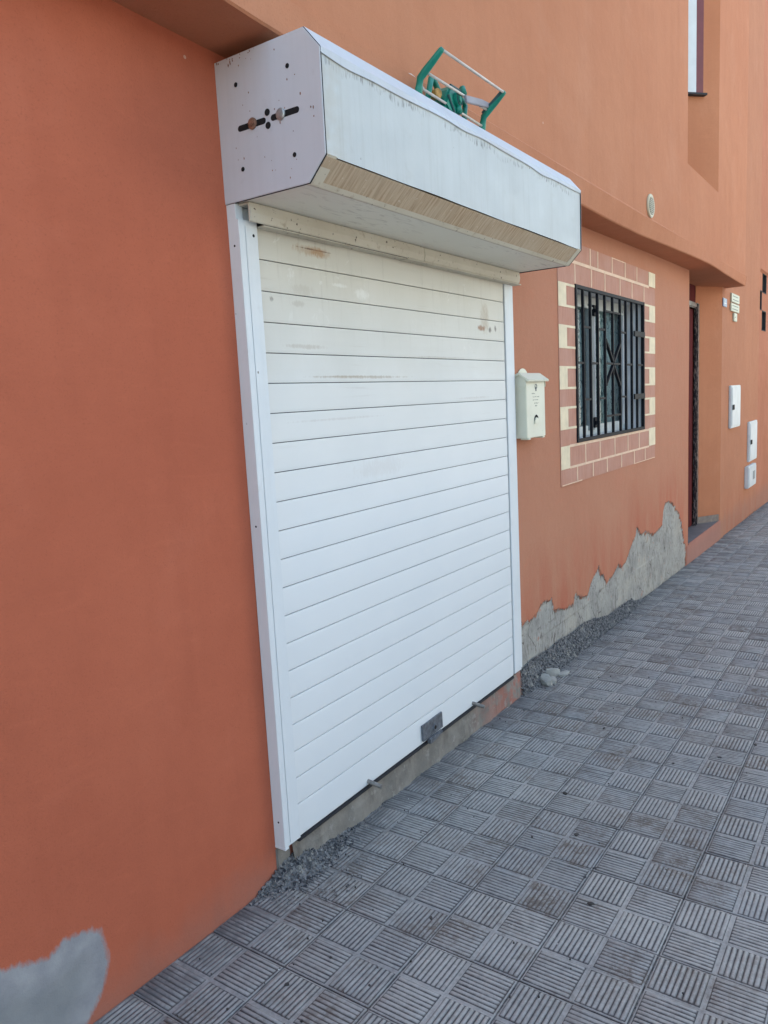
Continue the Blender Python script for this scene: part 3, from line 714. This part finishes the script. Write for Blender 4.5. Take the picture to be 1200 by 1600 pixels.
# guides
mb = MB(); mb.box(0, .080, -.046, 0, .131, 2.166); mb.box(.0, .018, -.0465, .001, .122, .131); mb.box(0, .030, -.037, -.001, 2.166, 2.2115); mb.box(.030, .080, -.026, -.001, 2.166, 2.2115); mb.box(.026, .028, -.0475, -.046, .14, 2.15)
g1 = mb.build('guide_rail', M['guide'], S, bevel=.0018)
mb = MB(); mb.box(1.854, 1.935, -.036, 0, .128, 2.17); mb.box(1.936, 1.972, -.026, 0, .128, 2.17); mb.box(1.856, 1.968, -.03, -.001, 2.17, 2.2115)
g2 = mb.build('guide_rail', M['guide'], S, bevel=.0018)
for (x, z) in ((.062, 2.125), ): 
    mb = MB(); mb.tube([(x, -.0455, z), (x, -.0462, z)], .005, 10); mb.build('screw_hole', M['hole'], g1)
for z in (.22, 1.23, 2.09):
    mb = MB(); mb.tube([(.0, -.024, z), (-.0008, -.024, z)], .0035, 8); mb.build('screw_hole', M['hole'], g1)
mb = MB(); mb.box(0, .068, -.006, .012, -.03, .118); mb.build('guide_foot', M['thr'], S, bevel=.004)
# box
W_, D_, ZT, ZB = 1.969, .390, 2.610, 2.212
mb = MB()
sk = .0
out = [(0, ZT), (-D_+.053, ZT), (-D_, ZT-.063), (-D_, ZB+.064)]
# front cover: thin sheet with a fold and a curled overlapping top edge
NXB = 60
def wav(x, a=.0016): return a*math.sin(x*7.3)+a*.6*math.sin(x*17.1+1)
for q in range(NXB):
    a_, b_ = W_*q/NXB, W_*(q+1)/NXB
    for k in range(3):
        def P(x, k): y, z = out[k]; return (x, y+(wav(x) if k >= 2 else 0), z+(wav(x+3) if k == 1 else 0))
        mb.face([P(a_, k), P(b_, k), P(b_, k+1), P(a_, k+1)])
bx = mb.build('shutter_box', M['box'], S)
mb = MB()                                     # folded lip of the top cover
for q in range(NXB):
    a_, b_ = W_*q/NXB, W_*(q+1)/NXB
    def L_(x): 
        h = .012+.004*math.sin(x*5)+.006*max(0, math.sin(x*9.1+.5))**3
        return [(x, -D_+.05, ZT+.002), (x, -D_-.0035, ZT-.062), (x, -D_-.0035+wav(x), ZT-.064-h)]
    A_, B_ = L_(a_), L_(b_)
    for k in range(2): mb.face([A_[k], B_[k], B_[k+1], A_[k+1]])
mb.build('top_flashing', M['flash'], bx)
hexo = [(0, ZT), (-D_+.053, ZT), (-D_, ZT-.063), (-D_, ZB+.064), (-D_+.063, ZB), (0, ZB)]
for (x0, x1, nm) in ((-.004, .0, 1), (W_, W_+.004, 0)):
    mb = MB(); mb.prism([(y*(1.005), z) for y, z in hexo], 'x', x0, x1)
    ep = mb.build('end_plate', M['endp'], S, bevel=.001)
    mb = MB(); mb.prism([(y*1.004-.0012, z+(.0018 if z > 2.5 else -.0016)) for y, z in hexo], 'x', *((.0003, .0028) if nm else (W_-.0028, W_-.0003))); mb.build('seam', M['gap'], S)
    if nm:
        ep['label'] = 'lilac-white left end plate with two slotted bolts and drilled holes'
        EP = ep
mb = MB(); mb.prism([(-D_+.002, ZB+.060), (-D_+.063, ZB+.002), (-D_+.069, ZB+.010), (-D_+.010, ZB+.066)], 'x', .002, W_-.002)
mb.build('chamfer_strip', M['strip'], bx)
mb = MB(); mb.prism([(-D_+.053, ZB+.009), (-D_+.066, ZB-.002), (-D_+.075, ZB-.002), (-D_+.075, ZB+.004)], 'x', .001, W_-.001)
mb.prism([(-D_-.002, ZB+.066), (-D_+.058, ZB+.006), (-D_+.062, ZB), (-D_+.04, ZB+.002), (-D_+.012, ZB+.03), (-D_-.003, ZB+.05)][:3], 'x', .001, .05)
mb.prism([(-D_-.002, ZB+.064), (-D_+.062, ZB-.001), (-D_+.064, ZB+.004), (-D_+.002, ZB+.068)], 'x', W_-.045, W_-.001)
mb.build('edge_lip', M['trim'], bx, bevel=.0012)
mb = MB()
for q in range(30):
    a_, b_ = .002+(W_-.004)*q/30, .002+(W_-.004)*(q+1)/30
    f = lambda x: ZB+.002-.003*math.sin(x*3.)*.5
    mb.face([(a_, -D_+.07, ZB+.001), (b_, -D_+.07, ZB+.001), (b_, -.2, f(b_)), (a_, -.2, f(a_))]); mb.face([(a_, -.2, f(a_)), (b_, -.2, f(b_)), (b_, -.0, ZB+.002), (a_, -.0, ZB+.002)])
mb.build('soffit_panel', M['soffit'], bx, smooth=True)
mb = MB(); mb.prism([(-.034, ZB), (-.078, ZB), (-.082, ZB-.030), (-.078, ZB-.054), (-.072, ZB-.056), (-.072, ZB-.006), (-.034, ZB-.006)], 'x', .018, 1.02)
mb.build('lintel_trim', M['trim'], S, bevel=.0012)
mb = MB(); mb.prism([(-.034, ZB), (-.076, ZB), (-.080, ZB-.030), (-.075, ZB-.053), (-.069, ZB-.055), (-.069, ZB-.006), (-.034, ZB-.006)], 'x', 1.026, 1.95)
mb.build('lintel_trim', M['trim'], S, bevel=.0012)
mb = MB(); mb.box(.084, .50, -.072, -.034, ZB-.060, ZB-.0565); mb.build('loose_strip', M['trim'], S, bevel=.0008)
mb = MB(); mb.box(.50, .90, -.068, -.034, ZB-.058, ZB-.0555); mb.build('loose_strip', M['trim'], S, bevel=.0005)
mb = MB(); mb.box(.90, 1.97, -.076, -.032, ZB-.060, ZB-.0562); mb.build('loose_strip', M['trim'], S, bevel=.0008)
mb = MB(); mb.box(.082, 1.85, -.0335, -.0315, 2.160, 2.2055); mb.build('curtain_slot', M['gap'], S)
# bolts, slots, drilled holes of the left end plate
def disc(mb, y, z, r, x0=-.0042, x1=-.0052, n=20): mb.tube([(x0, y, z), (x1, y, z)], r, n)
for (y0, y1) in ((-.085, -.178), (-.214, -.302)):
    mb = MB(); n = 8; pts = []
    for k in range(n+1): a = -math.pi/2+math.pi*k/n; pts.append((y0+.0085*math.cos(a), 2.409+.0085*math.sin(a)))
    for k in range(n+1): a = math.pi/2+math.pi*k/n; pts.append((y1+.0085*math.cos(a), 2.409+.0085*math.sin(a)))
    mb.prism(pts, 'x', -.0045, -.0038); mb.build('slot', M['hole'], EP)
for (y, mt) in ((-.136, 'rust'), (-.244, 'zinc')):
    mb = MB(); mb.tube([(-.0045, y, 2.411), (-.008, y, 2.411), (-.0105, y, 2.411)], [.016, .016, .012], 24); mb.tube([(-.0104, y, 2.411), (-.0125, y, 2.411)], .008, 6)
    mb.build('bolt', M[mt], EP, label='rusty brown bolt head' if mt == 'rust' else 'galvanised bolt head')
mb = MB()
for (y, z, r) in ((-.194, 2.428, .0095), (-.194, 2.393, .0095), (-.081, 2.53, .0065), (-.278, 2.528, .0065), (-.284, 2.295, .0065), (-.085, 2.297, .0065)):
    mb = MB(); disc(mb, y, z, r); mb.build('drilled_hole', M['hole'], EP)
mb = MB(); rnd = random.Random(3)
for k in range(46):                             # chips in the paint, most along the top edge
    y = -rnd.random()*.37; z = 2.608-abs(rnd.gauss(0, .012)) if k < 18 else 2.23+rnd.random()*.36
    if k < 18: y = -rnd.random()*.17
    if abs(y) > .33 and (z > 2.55 or z < 2.27): continue
    r = rnd.uniform(.0008, .0028); h = rnd.uniform(1, 2.6)
    pts = [(y+r*math.cos(a)*rnd.uniform(.6, 1), z+r*h*math.sin(a)*rnd.uniform(.6, 1)) for a in np.linspace(0, 2*math.pi, 8)[:-1]]
    mb.prism(pts, 'x', -.0044, -.0036)
mb.build('paint_chip', M['rust'], EP, kind='stuff')
# cement threshold under the shutter, part of the house
mb = MB()
rng = random.Random(5); nx = 60
for q in range(nx):
    a_, b_ = .07+1.9*q/nx, .07+1.9*(q+1)/nx
    def T_(x): 
        o_ = .004*math.sin(x*23)+.003*math.sin(x*51+1)
        return [(x, .05, .106), (x, -.012+o_*.3, .106+o_*.5), (x, -.02+o_, .06), (x, -.026+o_, -.09)]
    A_, B_ = T_(a_), T_(b_)
    for k in range(3): mb.face([A_[k], B_[k], B_[k+1], A_[k+1]])
mb.face([(1.97, .05, .106), (1.97, -.012, .106), (1.97, -.02, .06), (1.97, -.026, -.09), (1.97, .05, -.09)])
mb.build('threshold', M['thr'], B)

# ------------------------------------------------------------------ mortar gravel along the foot of the wall
def mound(name, pts, seedn, label):
    """pts: (x, height on wall, reach on ground)"""
    rng = np.random.RandomState(seedn); xs_ = np.arange(pts[0][0], pts[-1][0], .006); P = np.array(pts)
    H = np.interp(xs_, P[:, 0], P[:, 1]); Rr = np.interp(xs_, P[:, 0], P[:, 2])
    N = 18; V = []; Fc = []
    for i, x in enumerate(xs_):
        for k in range(N):
            t = k/(N-1); y = -Rr[i]*(t**1.3)-.004; z = gz(x)-.003+(H[i])*((1-t)**1.6)
            j = rng.normal(0, .0028, 3)*(1 if 0 < k < N-1 else .3)
            V.append((x+j[0], y+j[1]-.002, z+j[2]))
    for i in range(len(xs_)-1):
        for k in range(N-1): a = i*N+k; Fc.append((a, a+1, a+N+1, a+N))
    nb = len(V)
    ico = bmesh.new(); bmesh.ops.create_icosphere(ico, subdivisions=1, radius=1); iv = [v.co.copy() for v in ico.verts]; iff = [tuple(v.index for v in f.verts) for f in ico.faces]; ico.free()
    cnt = int((pts[-1][0]-pts[0][0])*1500)
    for c in range(cnt):
        x = rng.uniform(pts[0][0]-.03, pts[-1][0]+.03); h = np.interp(x, P[:, 0], P[:, 1]); rr = np.interp(x, P[:, 0], P[:, 2])
        t = rng.uniform(0, 1)**1.1*(1.0 if rng.rand() < .8 else 1.9); tt = min(t, 1)
        y = -rr*(t**1.3)-.006; z = gz(x)+h*((1-tt)**1.6)
        s = rng.uniform(.0022, .0062)*(1.6 if rng.rand() < .05 else 1); b = len(V)
        sx, sy, sz = s*rng.uniform(.7, 1.3), s*rng.uniform(.7, 1.3), s*rng.uniform(.5, 1); a = rng.uniform(0, 6.3)
        for v in iv:
            w_ = v*rng.uniform(.75, 1.15); V.append((x+w_.x*sx*math.cos(a)-w_.y*sy*math.sin(a), y+w_.x*sx*math.sin(a)+w_.y*sy*math.cos(a), z+w_.z*sz))
        Fc += [tuple(b+q for q in f) for f in iff]
    me = bpy.data.meshes.new(name); me.from_pydata(V, [], Fc); me.materials.append(M['gravel'])
    return link(name, me, kind='stuff', label=label, category='gravel')
mound('gravel', [(-.115, .0, .01), (-.09, .012, .05), (-.03, .035, .08), (.02, .055, .10), (.10, .068, .11), (.18, .058, .10), (.26, .035, .08), (.33, .02, .05), (.46, .006, .03), (.60, .0, .012)], 1,
      'dark crumbly mortar gravel banked against the left corner of the shutter threshold')
mound('gravel', [(1.985, .11, .04), (2.05, .14, .045), (2.18, .155, .05), (2.40, .14, .055), (2.6, .155, .05), (2.75, .14, .055), (3.0, .15, .05), (3.13, .14, .045), (3.3, .11, .045), (3.48, .08, .04), (3.8, .082, .05), (4.04, .075, .04), (4.12, .04, .03), (4.3, .01, .02), (4.6, .0, .01)], 2,
      'dark rough mortar gravel banked along the wall foot right of the shutter')
def chunk(x, y, s, lab, seedn, rot=0.):
    rng = random.Random(seedn); bm = bmesh.new(); bmesh.ops.create_icosphere(bm, subdivisions=2, radius=1)
    for v in bm.verts:
        v.co *= rng.uniform(.86, 1.1); v.co.x = round(v.co.x*2.4)/2.4*.5+v.co.x*.5; v.co.z = max(min(v.co.z, .55), -.5)
        v.co = Vector((v.co.x*s[0], v.co.y*s[1], v.co.z*s[2]))
    me = bpy.data.meshes.new('plaster_chunk'); bm.to_mesh(me); bm.free(); me.materials.append(M['chunk'])
    o = link('plaster_chunk', me, label=lab, category='rubble', group='broken plaster chunks by the wall'); o.location = (x, y, gz(x)+s[2]*.5-.002); o.rotation_euler = (rng.uniform(-.2, .2), rng.uniform(-.2, .2), rot)
chunk(2.20, -.062, (.066, .036, .04), 'largest pale plaster chunk, nearest the shutter guide', 1, .75)
chunk(2.33, -.05, (.06, .022, .045), 'narrow plaster chunk leaning on the dark gravel behind the largest one', 2, -.5)
chunk(2.235, -.095, (.036, .02, .026), 'small plaster chunk on the paving in front of the others', 3, .5)
chunk(2.38, -.10, (.05, .024, .016), 'flat thin plaster chunk lying farthest right of the rubble', 4, -.35)

# ------------------------------------------------------------------ mailbox
X0, X1, Z0, ZM, DM = 1.998, 2.246, 1.374, 1.672, .075
T = thing('mailbox', 'ivory metal mailbox with a little gabled roof on the orange wall', 'mailbox', (2.12, 0, Z0))
mb = MB(); mb.box(X0, X1, -DM, -.002, Z0, ZM); body = mb.build('body', M['mail'], T, bevel=.003)
mb = MB(); mb.prism([(-.003, 1.700), (-.035, 1.716), (-.045, 1.714), (-.096, 1.677), (-.094, 1.668), (-.088, 1.668), (-.04, 1.704), (-.003, 1.69)], 'x', X0-.012, X1+.014)
rf = mb.build('roof', M['mail'], T, bevel=.0015)
mb = MB(); mb.prism([(-.003, 1.64), (-.003, 1.69), (-.04, 1.703), (-.078, 1.672), (-.0785, 1.64)], 'x', X0-.004, X0-.0005); mb.build('gable', M['mail'], T, bevel=.0008); mb = MB(); mb.prism([(-.003, 1.64), (-.003, 1.69), (-.04, 1.703), (-.078, 1.672), (-.0785, 1.64)], 'x', X1+.0005, X1+.004)
mb.build('gable', M['mail'], T, bevel=.0008)
mb = MB(); pts = [(2.12+.068*math.cos(a), 1.69+.052*math.sin(a)) for a in np.linspace(0, math.pi, 13)]; mb.prism(pts, 'y', -.006, -.002); mb.build('hanging_tab', M['mail'], T, bevel=.0008)
mb = MB(); n = 14
for k in range(n):
    a0, a1 = math.pi*k/n, math.pi*(k+1)/n; cx_, cz_ = 2.122, 1.462
    mb.face([(cx_+.03*math.cos(a0), -DM-.0012, cz_+.032*math.sin(a0)), (cx_+.03*math.cos(a1), -DM-.0012, cz_+.032*math.sin(a1)), (cx_+.025*math.cos(a1), -DM-.0012, cz_+.016*math.sin(a1)+.002), (cx_+.025*math.cos(a0), -DM-.0012, cz_+.016*math.sin(a0)+.002)])
mb.build('finger_slot', M['hole'], T)
mb = MB(); mb.prism([(2.095, 1.446), (2.149, 1.446), (2.149, 1.462), (2.138, 1.474), (2.122, 1.479), (2.106, 1.474), (2.095, 1.462)], 'y', -DM-.006, -DM-.0008); mb.build('flap', M['mail'], T, bevel=.001)
mb = MB()                                       # small embossed crest and the remains of print
ring = [(2.125+.012*math.cos(a), -DM-.001, 1.641+.014*math.sin(a)) for a in np.linspace(0, 2*math.pi, 17)]
mb.tube(ring, .0016, 6); mb.prism([(2.121, 1.618), (2.130, 1.618), (2.129, 1.640), (2.122, 1.640)], 'y', -DM-.002, -DM)
mb.build('crest', M['lock'], T)
mb = MB(); rg = random.Random(9)
for (xx, zz, ww) in ((2.08, 1.606, .04), (2.11, 1.588, .09), (2.105, 1.572, .07), (2.12, 1.555, .06), (2.12, 1.54, .03)):
    x = xx-ww*.3
    while x < xx+ww*.6:
        l = rg.uniform(.002, .007); mb.box(x, x+l, -DM-.0009, -DM, zz-rg.uniform(0, .003), zz+rg.uniform(.0005, .0035)); x += l+rg.uniform(.0015, .005)
mb.build('worn_print', M['mailmark'], T)
for x in (2.012, 2.2): mb = MB(); mb.box(x, x+.03, -DM-.003, -.03, Z0-.008, Z0-.0005); mb.build('foot', M['mail'], T, bevel=.002)

# ------------------------------------------------------------------ green rack on the shutter box
K = thing('drying_rack', 'small green metal rack with three pale rods lying on top of the shutter box', 'rack', (.9, -.3, ZT))
def arm(x):
    mb = MB(); p = [(x, -.288, ZT+.002), (x, -.293, 2.66), (x, -.300, 2.690), (x, -.322, 2.708), (x, -.352, 2.730), (x, -.386, 2.756), (x, -.392, 2.760)]
    mb.tube(p, [.013, .014, .015, .0155, .014, .012, .009], 12, sy=.8); return mb.build('arm', M['green'], K, smooth=True)
arm(.672); a2 = arm(1.150)
mb = MB(); mb.tube([(1.138, -.300, 2.70), (1.138, -.352, 2.735), (1.138, -.384, 2.758)], .006, 8); mb.build('arm_inset', M['greend'], a2)
for (ya, za, yb_, zb_) in ((-.388, 2.757, -.388, 2.757), (-.318, 2.708, -.318, 2.708), (-.293, 2.665, -.293, 2.655)):
    mb = MB(); mb.tube([(.672, ya, za), (1.150, yb_, zb_)], .0048, 10); mb.build('rod', M['rod'], K, smooth=True)
def slab(pts, y0, y1, nm, mt, bev=.003, par=K): mb = MB(); mb.prism(pts, 'y', y0, y1); return mb.build(nm, M[mt], par, bevel=bev)
hb_ = slab([(.845, 2.655), (.872, 2.712), (.905, 2.736), (.948, 2.738), (.985, 2.728), (.978, 2.695), (.955, 2.655), (.925, 2.634), (.872, 2.636)], -.300, -.240, 'hub', 'green', .008)
mb = MB(); mb.tube([(.93, -.300, 2.690), (.93, -.312, 2.690)], .026, 20); mb.tube([(.93, -.312, 2.690), (.93, -.318, 2.690)], .012, 14); mb.build('hub_cap', M['green'], hb_, bevel=.002)
mb = MB()
mb.tube([(.790, -.275, 2.732), (.778, -.275, 2.70), (.760, -.275, 2.655), (.757, -.27, 2.62)], .0105, 10)
mb.tube([(.790, -.275, 2.732), (.812, -.275, 2.728), (.838, -.275, 2.705), (.850, -.275, 2.68)], .0105, 10)
mb.build('strut', M['green'], K, smooth=True); mb = MB()
mb.tube([(1.052, -.27, 2.712), (1.044, -.27, 2.675), (1.038, -.27, 2.62)], .0105, 10)
mb.tube([(.97, -.275, 2.725), (1.02, -.275, 2.722), (1.052, -.27, 2.712)], .009, 10); mb.build('strut', M['green'], K, smooth=True); mb = MB(); mb.tube([(.96, -.275, 2.66), (1.0, -.275, 2.64), (1.02, -.27, 2.62)], .009, 10)
mb.build('strut', M['green'], K, smooth=True)
mb = MB(); mb.tube([(.975, -.30, 2.746), (.97, -.31, 2.72)], .012, 10); mb.build('clamp', M['green'], K, smooth=True); mb = MB(); mb.tube([(.935, -.30, 2.675), (.93, -.31, 2.645)], .012, 10); mb.build('clamp', M['green'], K, smooth=True)
mb = MB(); mb.tube([(.815, -.262, 2.682), (.812, -.29, 2.684), (.811, -.294, 2.684)], [.017, .018, .014], 18); mb.build('knob', M['wood'], K)
for (xa_, za_, xb_, zb_) in ((.862, 2.690, .905, 2.640), (.880, 2.728, .958, 2.728)):
    mb = MB(); mb.tube([(xa_, -.302, za_), (xb_, -.302, zb_)], .005, 8); mb.build('hub_rib', M['greend'], K)
mb = MB(); mb.tube([(.93+.019*math.cos(a), -.3135, 2.690+.019*math.sin(a)) for a in np.linspace(0, 2*math.pi, 19)], .0022, 6); mb.build('hub_ring', M['greend'], K)
slab([(.945, 2.706), (.955, 2.682), (1.135, 2.712), (1.152, 2.722), (1.145, 2.732), (1.08, 2.728)], -.330, -.320, 'bracket', 'greyplate', .002)
mb = MB(); mb.box(.745, 1.055, -.262, -.222, ZT, ZT+.022); mb.build('foot', M['greend'], K, bevel=.004)
mb = MB(); mb.box(.70, 1.12, -.236, -.206, ZT+.023, ZT+.05); mb.build('back_bar', M['rust'], K, bevel=.004)
mb = MB(); mb.tube([(.716, -.203, 2.748), (.76, -.21, 2.752), (.80, -.215, 2.742), (.83, -.225, 2.715), (.80, -.25, 2.67)], .0032, 8)
o = mb.build('cable', M['rod'], smooth=True); o['label'] = 'thin pale cable running from the wall to the green rack'; o['category'] = 'cable'
mb = MB(); mb.box(.792, .812, -.209, -.2, 2.715, 2.727); 
o = mb.build('wall_bracket', M['rust'], bevel=.002); o['label'] = 'tiny rusty fixing stub in the upper wall behind the green rack'; o['category'] = 'fixing'

# ------------------------------------------------------------------ vent
V_ = thing('air_vent', 'round cream plastic air vent grille on the upper wall', 'vent', (3.85, -.2, 2.836))
mb = MB(); R0 = .078; cx, cz = 3.85, 2.836
pts = [(cx+R0*math.cos(a), cz+R0*math.sin(a)) for a in np.linspace(0, 2*math.pi, 37)[:-1]]
mb.prism(pts, 'y', -.214, -.2); mb.build('rim', M['vent'], V_, bevel=.004)
mb = MB(); pts = [(cx+.058*math.cos(a), cz+.058*math.sin(a)) for a in np.linspace(0, 2*math.pi, 31)[:-1]]; mb.prism(pts, 'y', -.2152, -.214); mb.build('opening', M['hole'], V_)
mb = MB()
for k in range(-4, 5):
    z = cz+k*.0125; h = math.sqrt(max(0, .058**2-(z-cz)**2)); mb.box(cx-h, cx+h, -.2185, -.2155, z-.003, z+.003)
mb.build('louvre', M['vent'], V_)

# ------------------------------------------------------------------ meter cabinets and plates on the far wall
yw = .018
def cabinet(x0, x1, z0, z1, dd, lab, latch=True, box=False):
    T = thing('meter_cabinet', lab, 'cabinet', ((x0+x1)/2, yw, z0), 'utility cabinets on the far wall')
    mb = MB(); mb.box(x0, x1, yw-dd, yw-.001, z0, z1); mb.build('casing', M['meter'], T, bevel=.006)
    mb = MB(); mb.box(x0+.03, x1-.03, yw-dd-.006, yw-dd-.0005, z0+.025, z1-.025); d = mb.build('door', M['meter'], T, bevel=.003)
    if latch: mb = MB(); mb.box(x0+.035, x0+.13, yw-dd-.016, yw-dd-.0065, (z0+z1)/2-.035, (z0+z1)/2+.025); mb.build('latch', M['black'], d, bevel=.003)
    if box: mb = MB(); mb.box(x0+.3, x0+.45, yw-dd-.008, yw-dd-.0062, z0+.09, z0+.2); mb.build('inspection_window', M['mull'], d)
cabinet(7.92, 8.50, 1.092, 1.588, .03, 'white meter cabinet with black latch, the highest of the three near the doorway')
cabinet(9.19, 9.78, .582, 1.105, .03, 'pale grey-white meter cabinet in the middle, beside the neighbouring wall')
cabinet(9.03, 9.62, .25, .535, .05, 'small boxy white cabinet with a grey inspection window, lowest of the three', False, True)
def plate(x0, x1, z0, z1, mt, nm, lab, cat, rows_=3, grp=None):
    T = thing(nm, lab, cat, ((x0+x1)/2, yw, z0), grp)
    mb = MB(); mb.box(x0, x1, yw-.02, yw-.001, z0, z1); mb.build('plate', M[mt], T, bevel=.004)
    r_ = random.Random(int(x0*100+z0*1000))
    hgt = (z1-z0)/(rows_*2+1)
    for k in range(rows_):
        z = z1-hgt*(2*k+1.8); x = x0+.06; mb = MB()
        mb.box(x, x1-.06-r_.uniform(0, .04), yw-.0212, yw-.0195, z, z+hgt*.5)
        mb.build('text_line', M['signtx'], T)
plate(7.93, 8.40, 2.535, 2.632, 'sign', 'wall_sign', 'upper cream enamel plate of two stacked on the far wall', 'sign', 2, 'plates by the doorway')
plate(7.91, 8.40, 2.432, 2.522, 'sign', 'wall_sign', 'lower cream enamel plate with a small tag hanging below it', 'sign', 2, 'plates by the doorway')
plate(8.09, 8.27, 2.325, 2.42, 'sign', 'wall_sign', 'tiny cream tag under the two stacked plates', 'sign', 1, 'plates by the doorway')
T = thing('house_number', 'small pale blue house number plate right of the doorway', 'sign', (7.47, 0, 2.44))
mb = MB(); mb.box(7.40, 7.60, -.012, -.001, 2.445, 2.535); mb.build('plate', M['blue'], T, bevel=.004)
mb = MB(); mb.box(7.44, 7.56, -.0135, -.0118, 2.475, 2.485); mb.box(7.49, 7.51, -.0135, -.0118, 2.486, 2.52); mb.build('numeral', M['meter'], T)

# ------------------------------------------------------------------ neighbouring house
NB = thing('neighbour_house', 'rough orange rendered house with small square openings at the far right', 'building', (10.02, 0, 0))
xs = np.concatenate([np.arange(10.004, 16, .15), [10.03, 10.06, 10.36, 10.43, 10.75, 11.5], np.arange(16, 30.1, 1)]); zs = np.concatenate([np.arange(-1., 8, .3), [2.34, 2.6, 2.612, 2.86, 2.862, 3.11, 3.14, 8.6]])
holes = [(10.43, 10.75, 2.862, 3.11), (10.06, 10.36, 2.612, 2.86), (10.43, 10.75, 2.34, 2.6)]
grid_wall('street_wall', xs, zs, holes, .03, M['plaster_nb'], NB, yf=lambda X, Z: np.where((X > 10.04) & (X < 11.5) & (Z < 3.13) & (Z > 2.1), .05, .02))
for (a, b, c, d) in holes:
    mb = MB(); mb.box(a-.02, b+.02, .16, .17, c-.02, d+.02); f_ = mb.build('window', M['nbwin'], NB)
    mb = MB(); mb.box(a-.01, a, .045, .16, c, d); mb.box(b, b+.01, .045, .16, c, d); mb.box(a-.01, b+.01, .045, .16, c-.01, c); mb.box(a-.01, b+.01, .045, .16, d, d+.01); mb.build('frame', M['gap'], f_)
mb = MB(); mb.box(10.004, 30, 1.0, 8, -1.2, 8.6); mb.box(10.004, 30, -.05, 8, 8.61, 8.75); add_flat_attrs(mb.build('rear_wall_and_roof', M['plaster_nb'], NB))

# ------------------------------------------------------------------ unseen houses across the street, added and toned to shape the bounced light
def unseen_house(x0, x1, h, mat, lab):
    H = thing('unseen_opposite_house', lab, 'building', ((x0+x1)/2, -9.5, -.2))
    xs_ = [x0]; wins = []; x = x0+1.2
    while x < x1-2.2:
        for z in (1.0, 4.0):
            if z+1.4 < h: wins.append((x, x+1.2, z, z+1.4))
        x += 3.1
    xs_ += [v for q in wins for v in q[:2]]+[x1]
    grid_wall('street_wall', xs_, [-1, h]+[v for q in wins for v in q[2:]], wins, -9.5, mat, H)
    mb = MB(); mb.box(x0, x1, -16, -9.8, -1, h-.01); mb.box(x0-.05, x1+.05, -16, -9.4, h, h+.25); add_flat_attrs(mb.build('rear_wall_and_roof', mat, H))
    for (a, b, c, d) in wins:
        mb = MB(); mb.box(a, b, -9.75, -9.6, c, d); w_ = mb.build('window', M['winframe'], H)
        mb = MB(); mb.box(a+.06, (a+b)/2-.03, -9.598, -9.59, c+.06, d-.06); mb.box((a+b)/2+.03, b-.06, -9.598, -9.59, c+.06, d-.06); mb.build('pane', M['mull'], w_)
unseen_house(6.0, 16, 8.0, M['plaster_pale'], 'pale cream two storey house across the street, opposite the barred window')
unseen_house(16.2, 34, 7.4, M['plaster_gr'], 'unseen pale grey two storey house added across the street to shape the bounce light, farther along')
unseen_house(-16, 5.8, 3.4, M['plaster_dk'], 'unseen low dark grey house added across the street to keep bounce light low on the left')

# ------------------------------------------------------------------ small litter on the paving: grit, leaf bits and flat gum spots
rng = np.random.RandomState(11); V = []; Fc = []
def flake(x, y, r, h):
    b = len(V); k = 7; a0 = rng.uniform(0, 6.3); el = rng.uniform(.45, 1)
    for t_ in (0, 1):
        for q in range(k):
            a = 2*math.pi*q/k; rr_ = r*rng.uniform(.65, 1.15); px_, py_ = rr_*math.cos(a), rr_*el*math.sin(a)
            V.append((x+px_*math.cos(a0)-py_*math.sin(a0), y+px_*math.sin(a0)+py_*math.cos(a0), gz(x)-.002+t_*h+rng.uniform(0, .001)))
    Fc.append(tuple(b+k+q for q in range(k)))
    for q in range(k): Fc.append((b+q, b+(q+1) % k, b+k+(q+1) % k, b+k+q))
for (x, y) in ((1.53, -.93), (1.05, -.62), (.78, -.77), (.42, -.95), (1.9, -1.2), (2.7, -.9), (1.75, -.55), (.1, -.55), (-.35, -.35)): flake(x, y, rng.uniform(.007, .013), .004)
for _ in range(260): flake(rng.uniform(-1, 6), -abs(rng.normal(0, .55))-.02 if rng.rand() < .6 else -rng.uniform(0, 2.2), rng.uniform(.0015, .0045), rng.uniform(.003, .006))
me = bpy.data.meshes.new('litter'); me.from_pydata(V, [], Fc); me.materials.append(M['litter'])
link('litter', me, kind='stuff', label='scattered dark grit and leaf bits lying on the ribbed paving', category='litter')
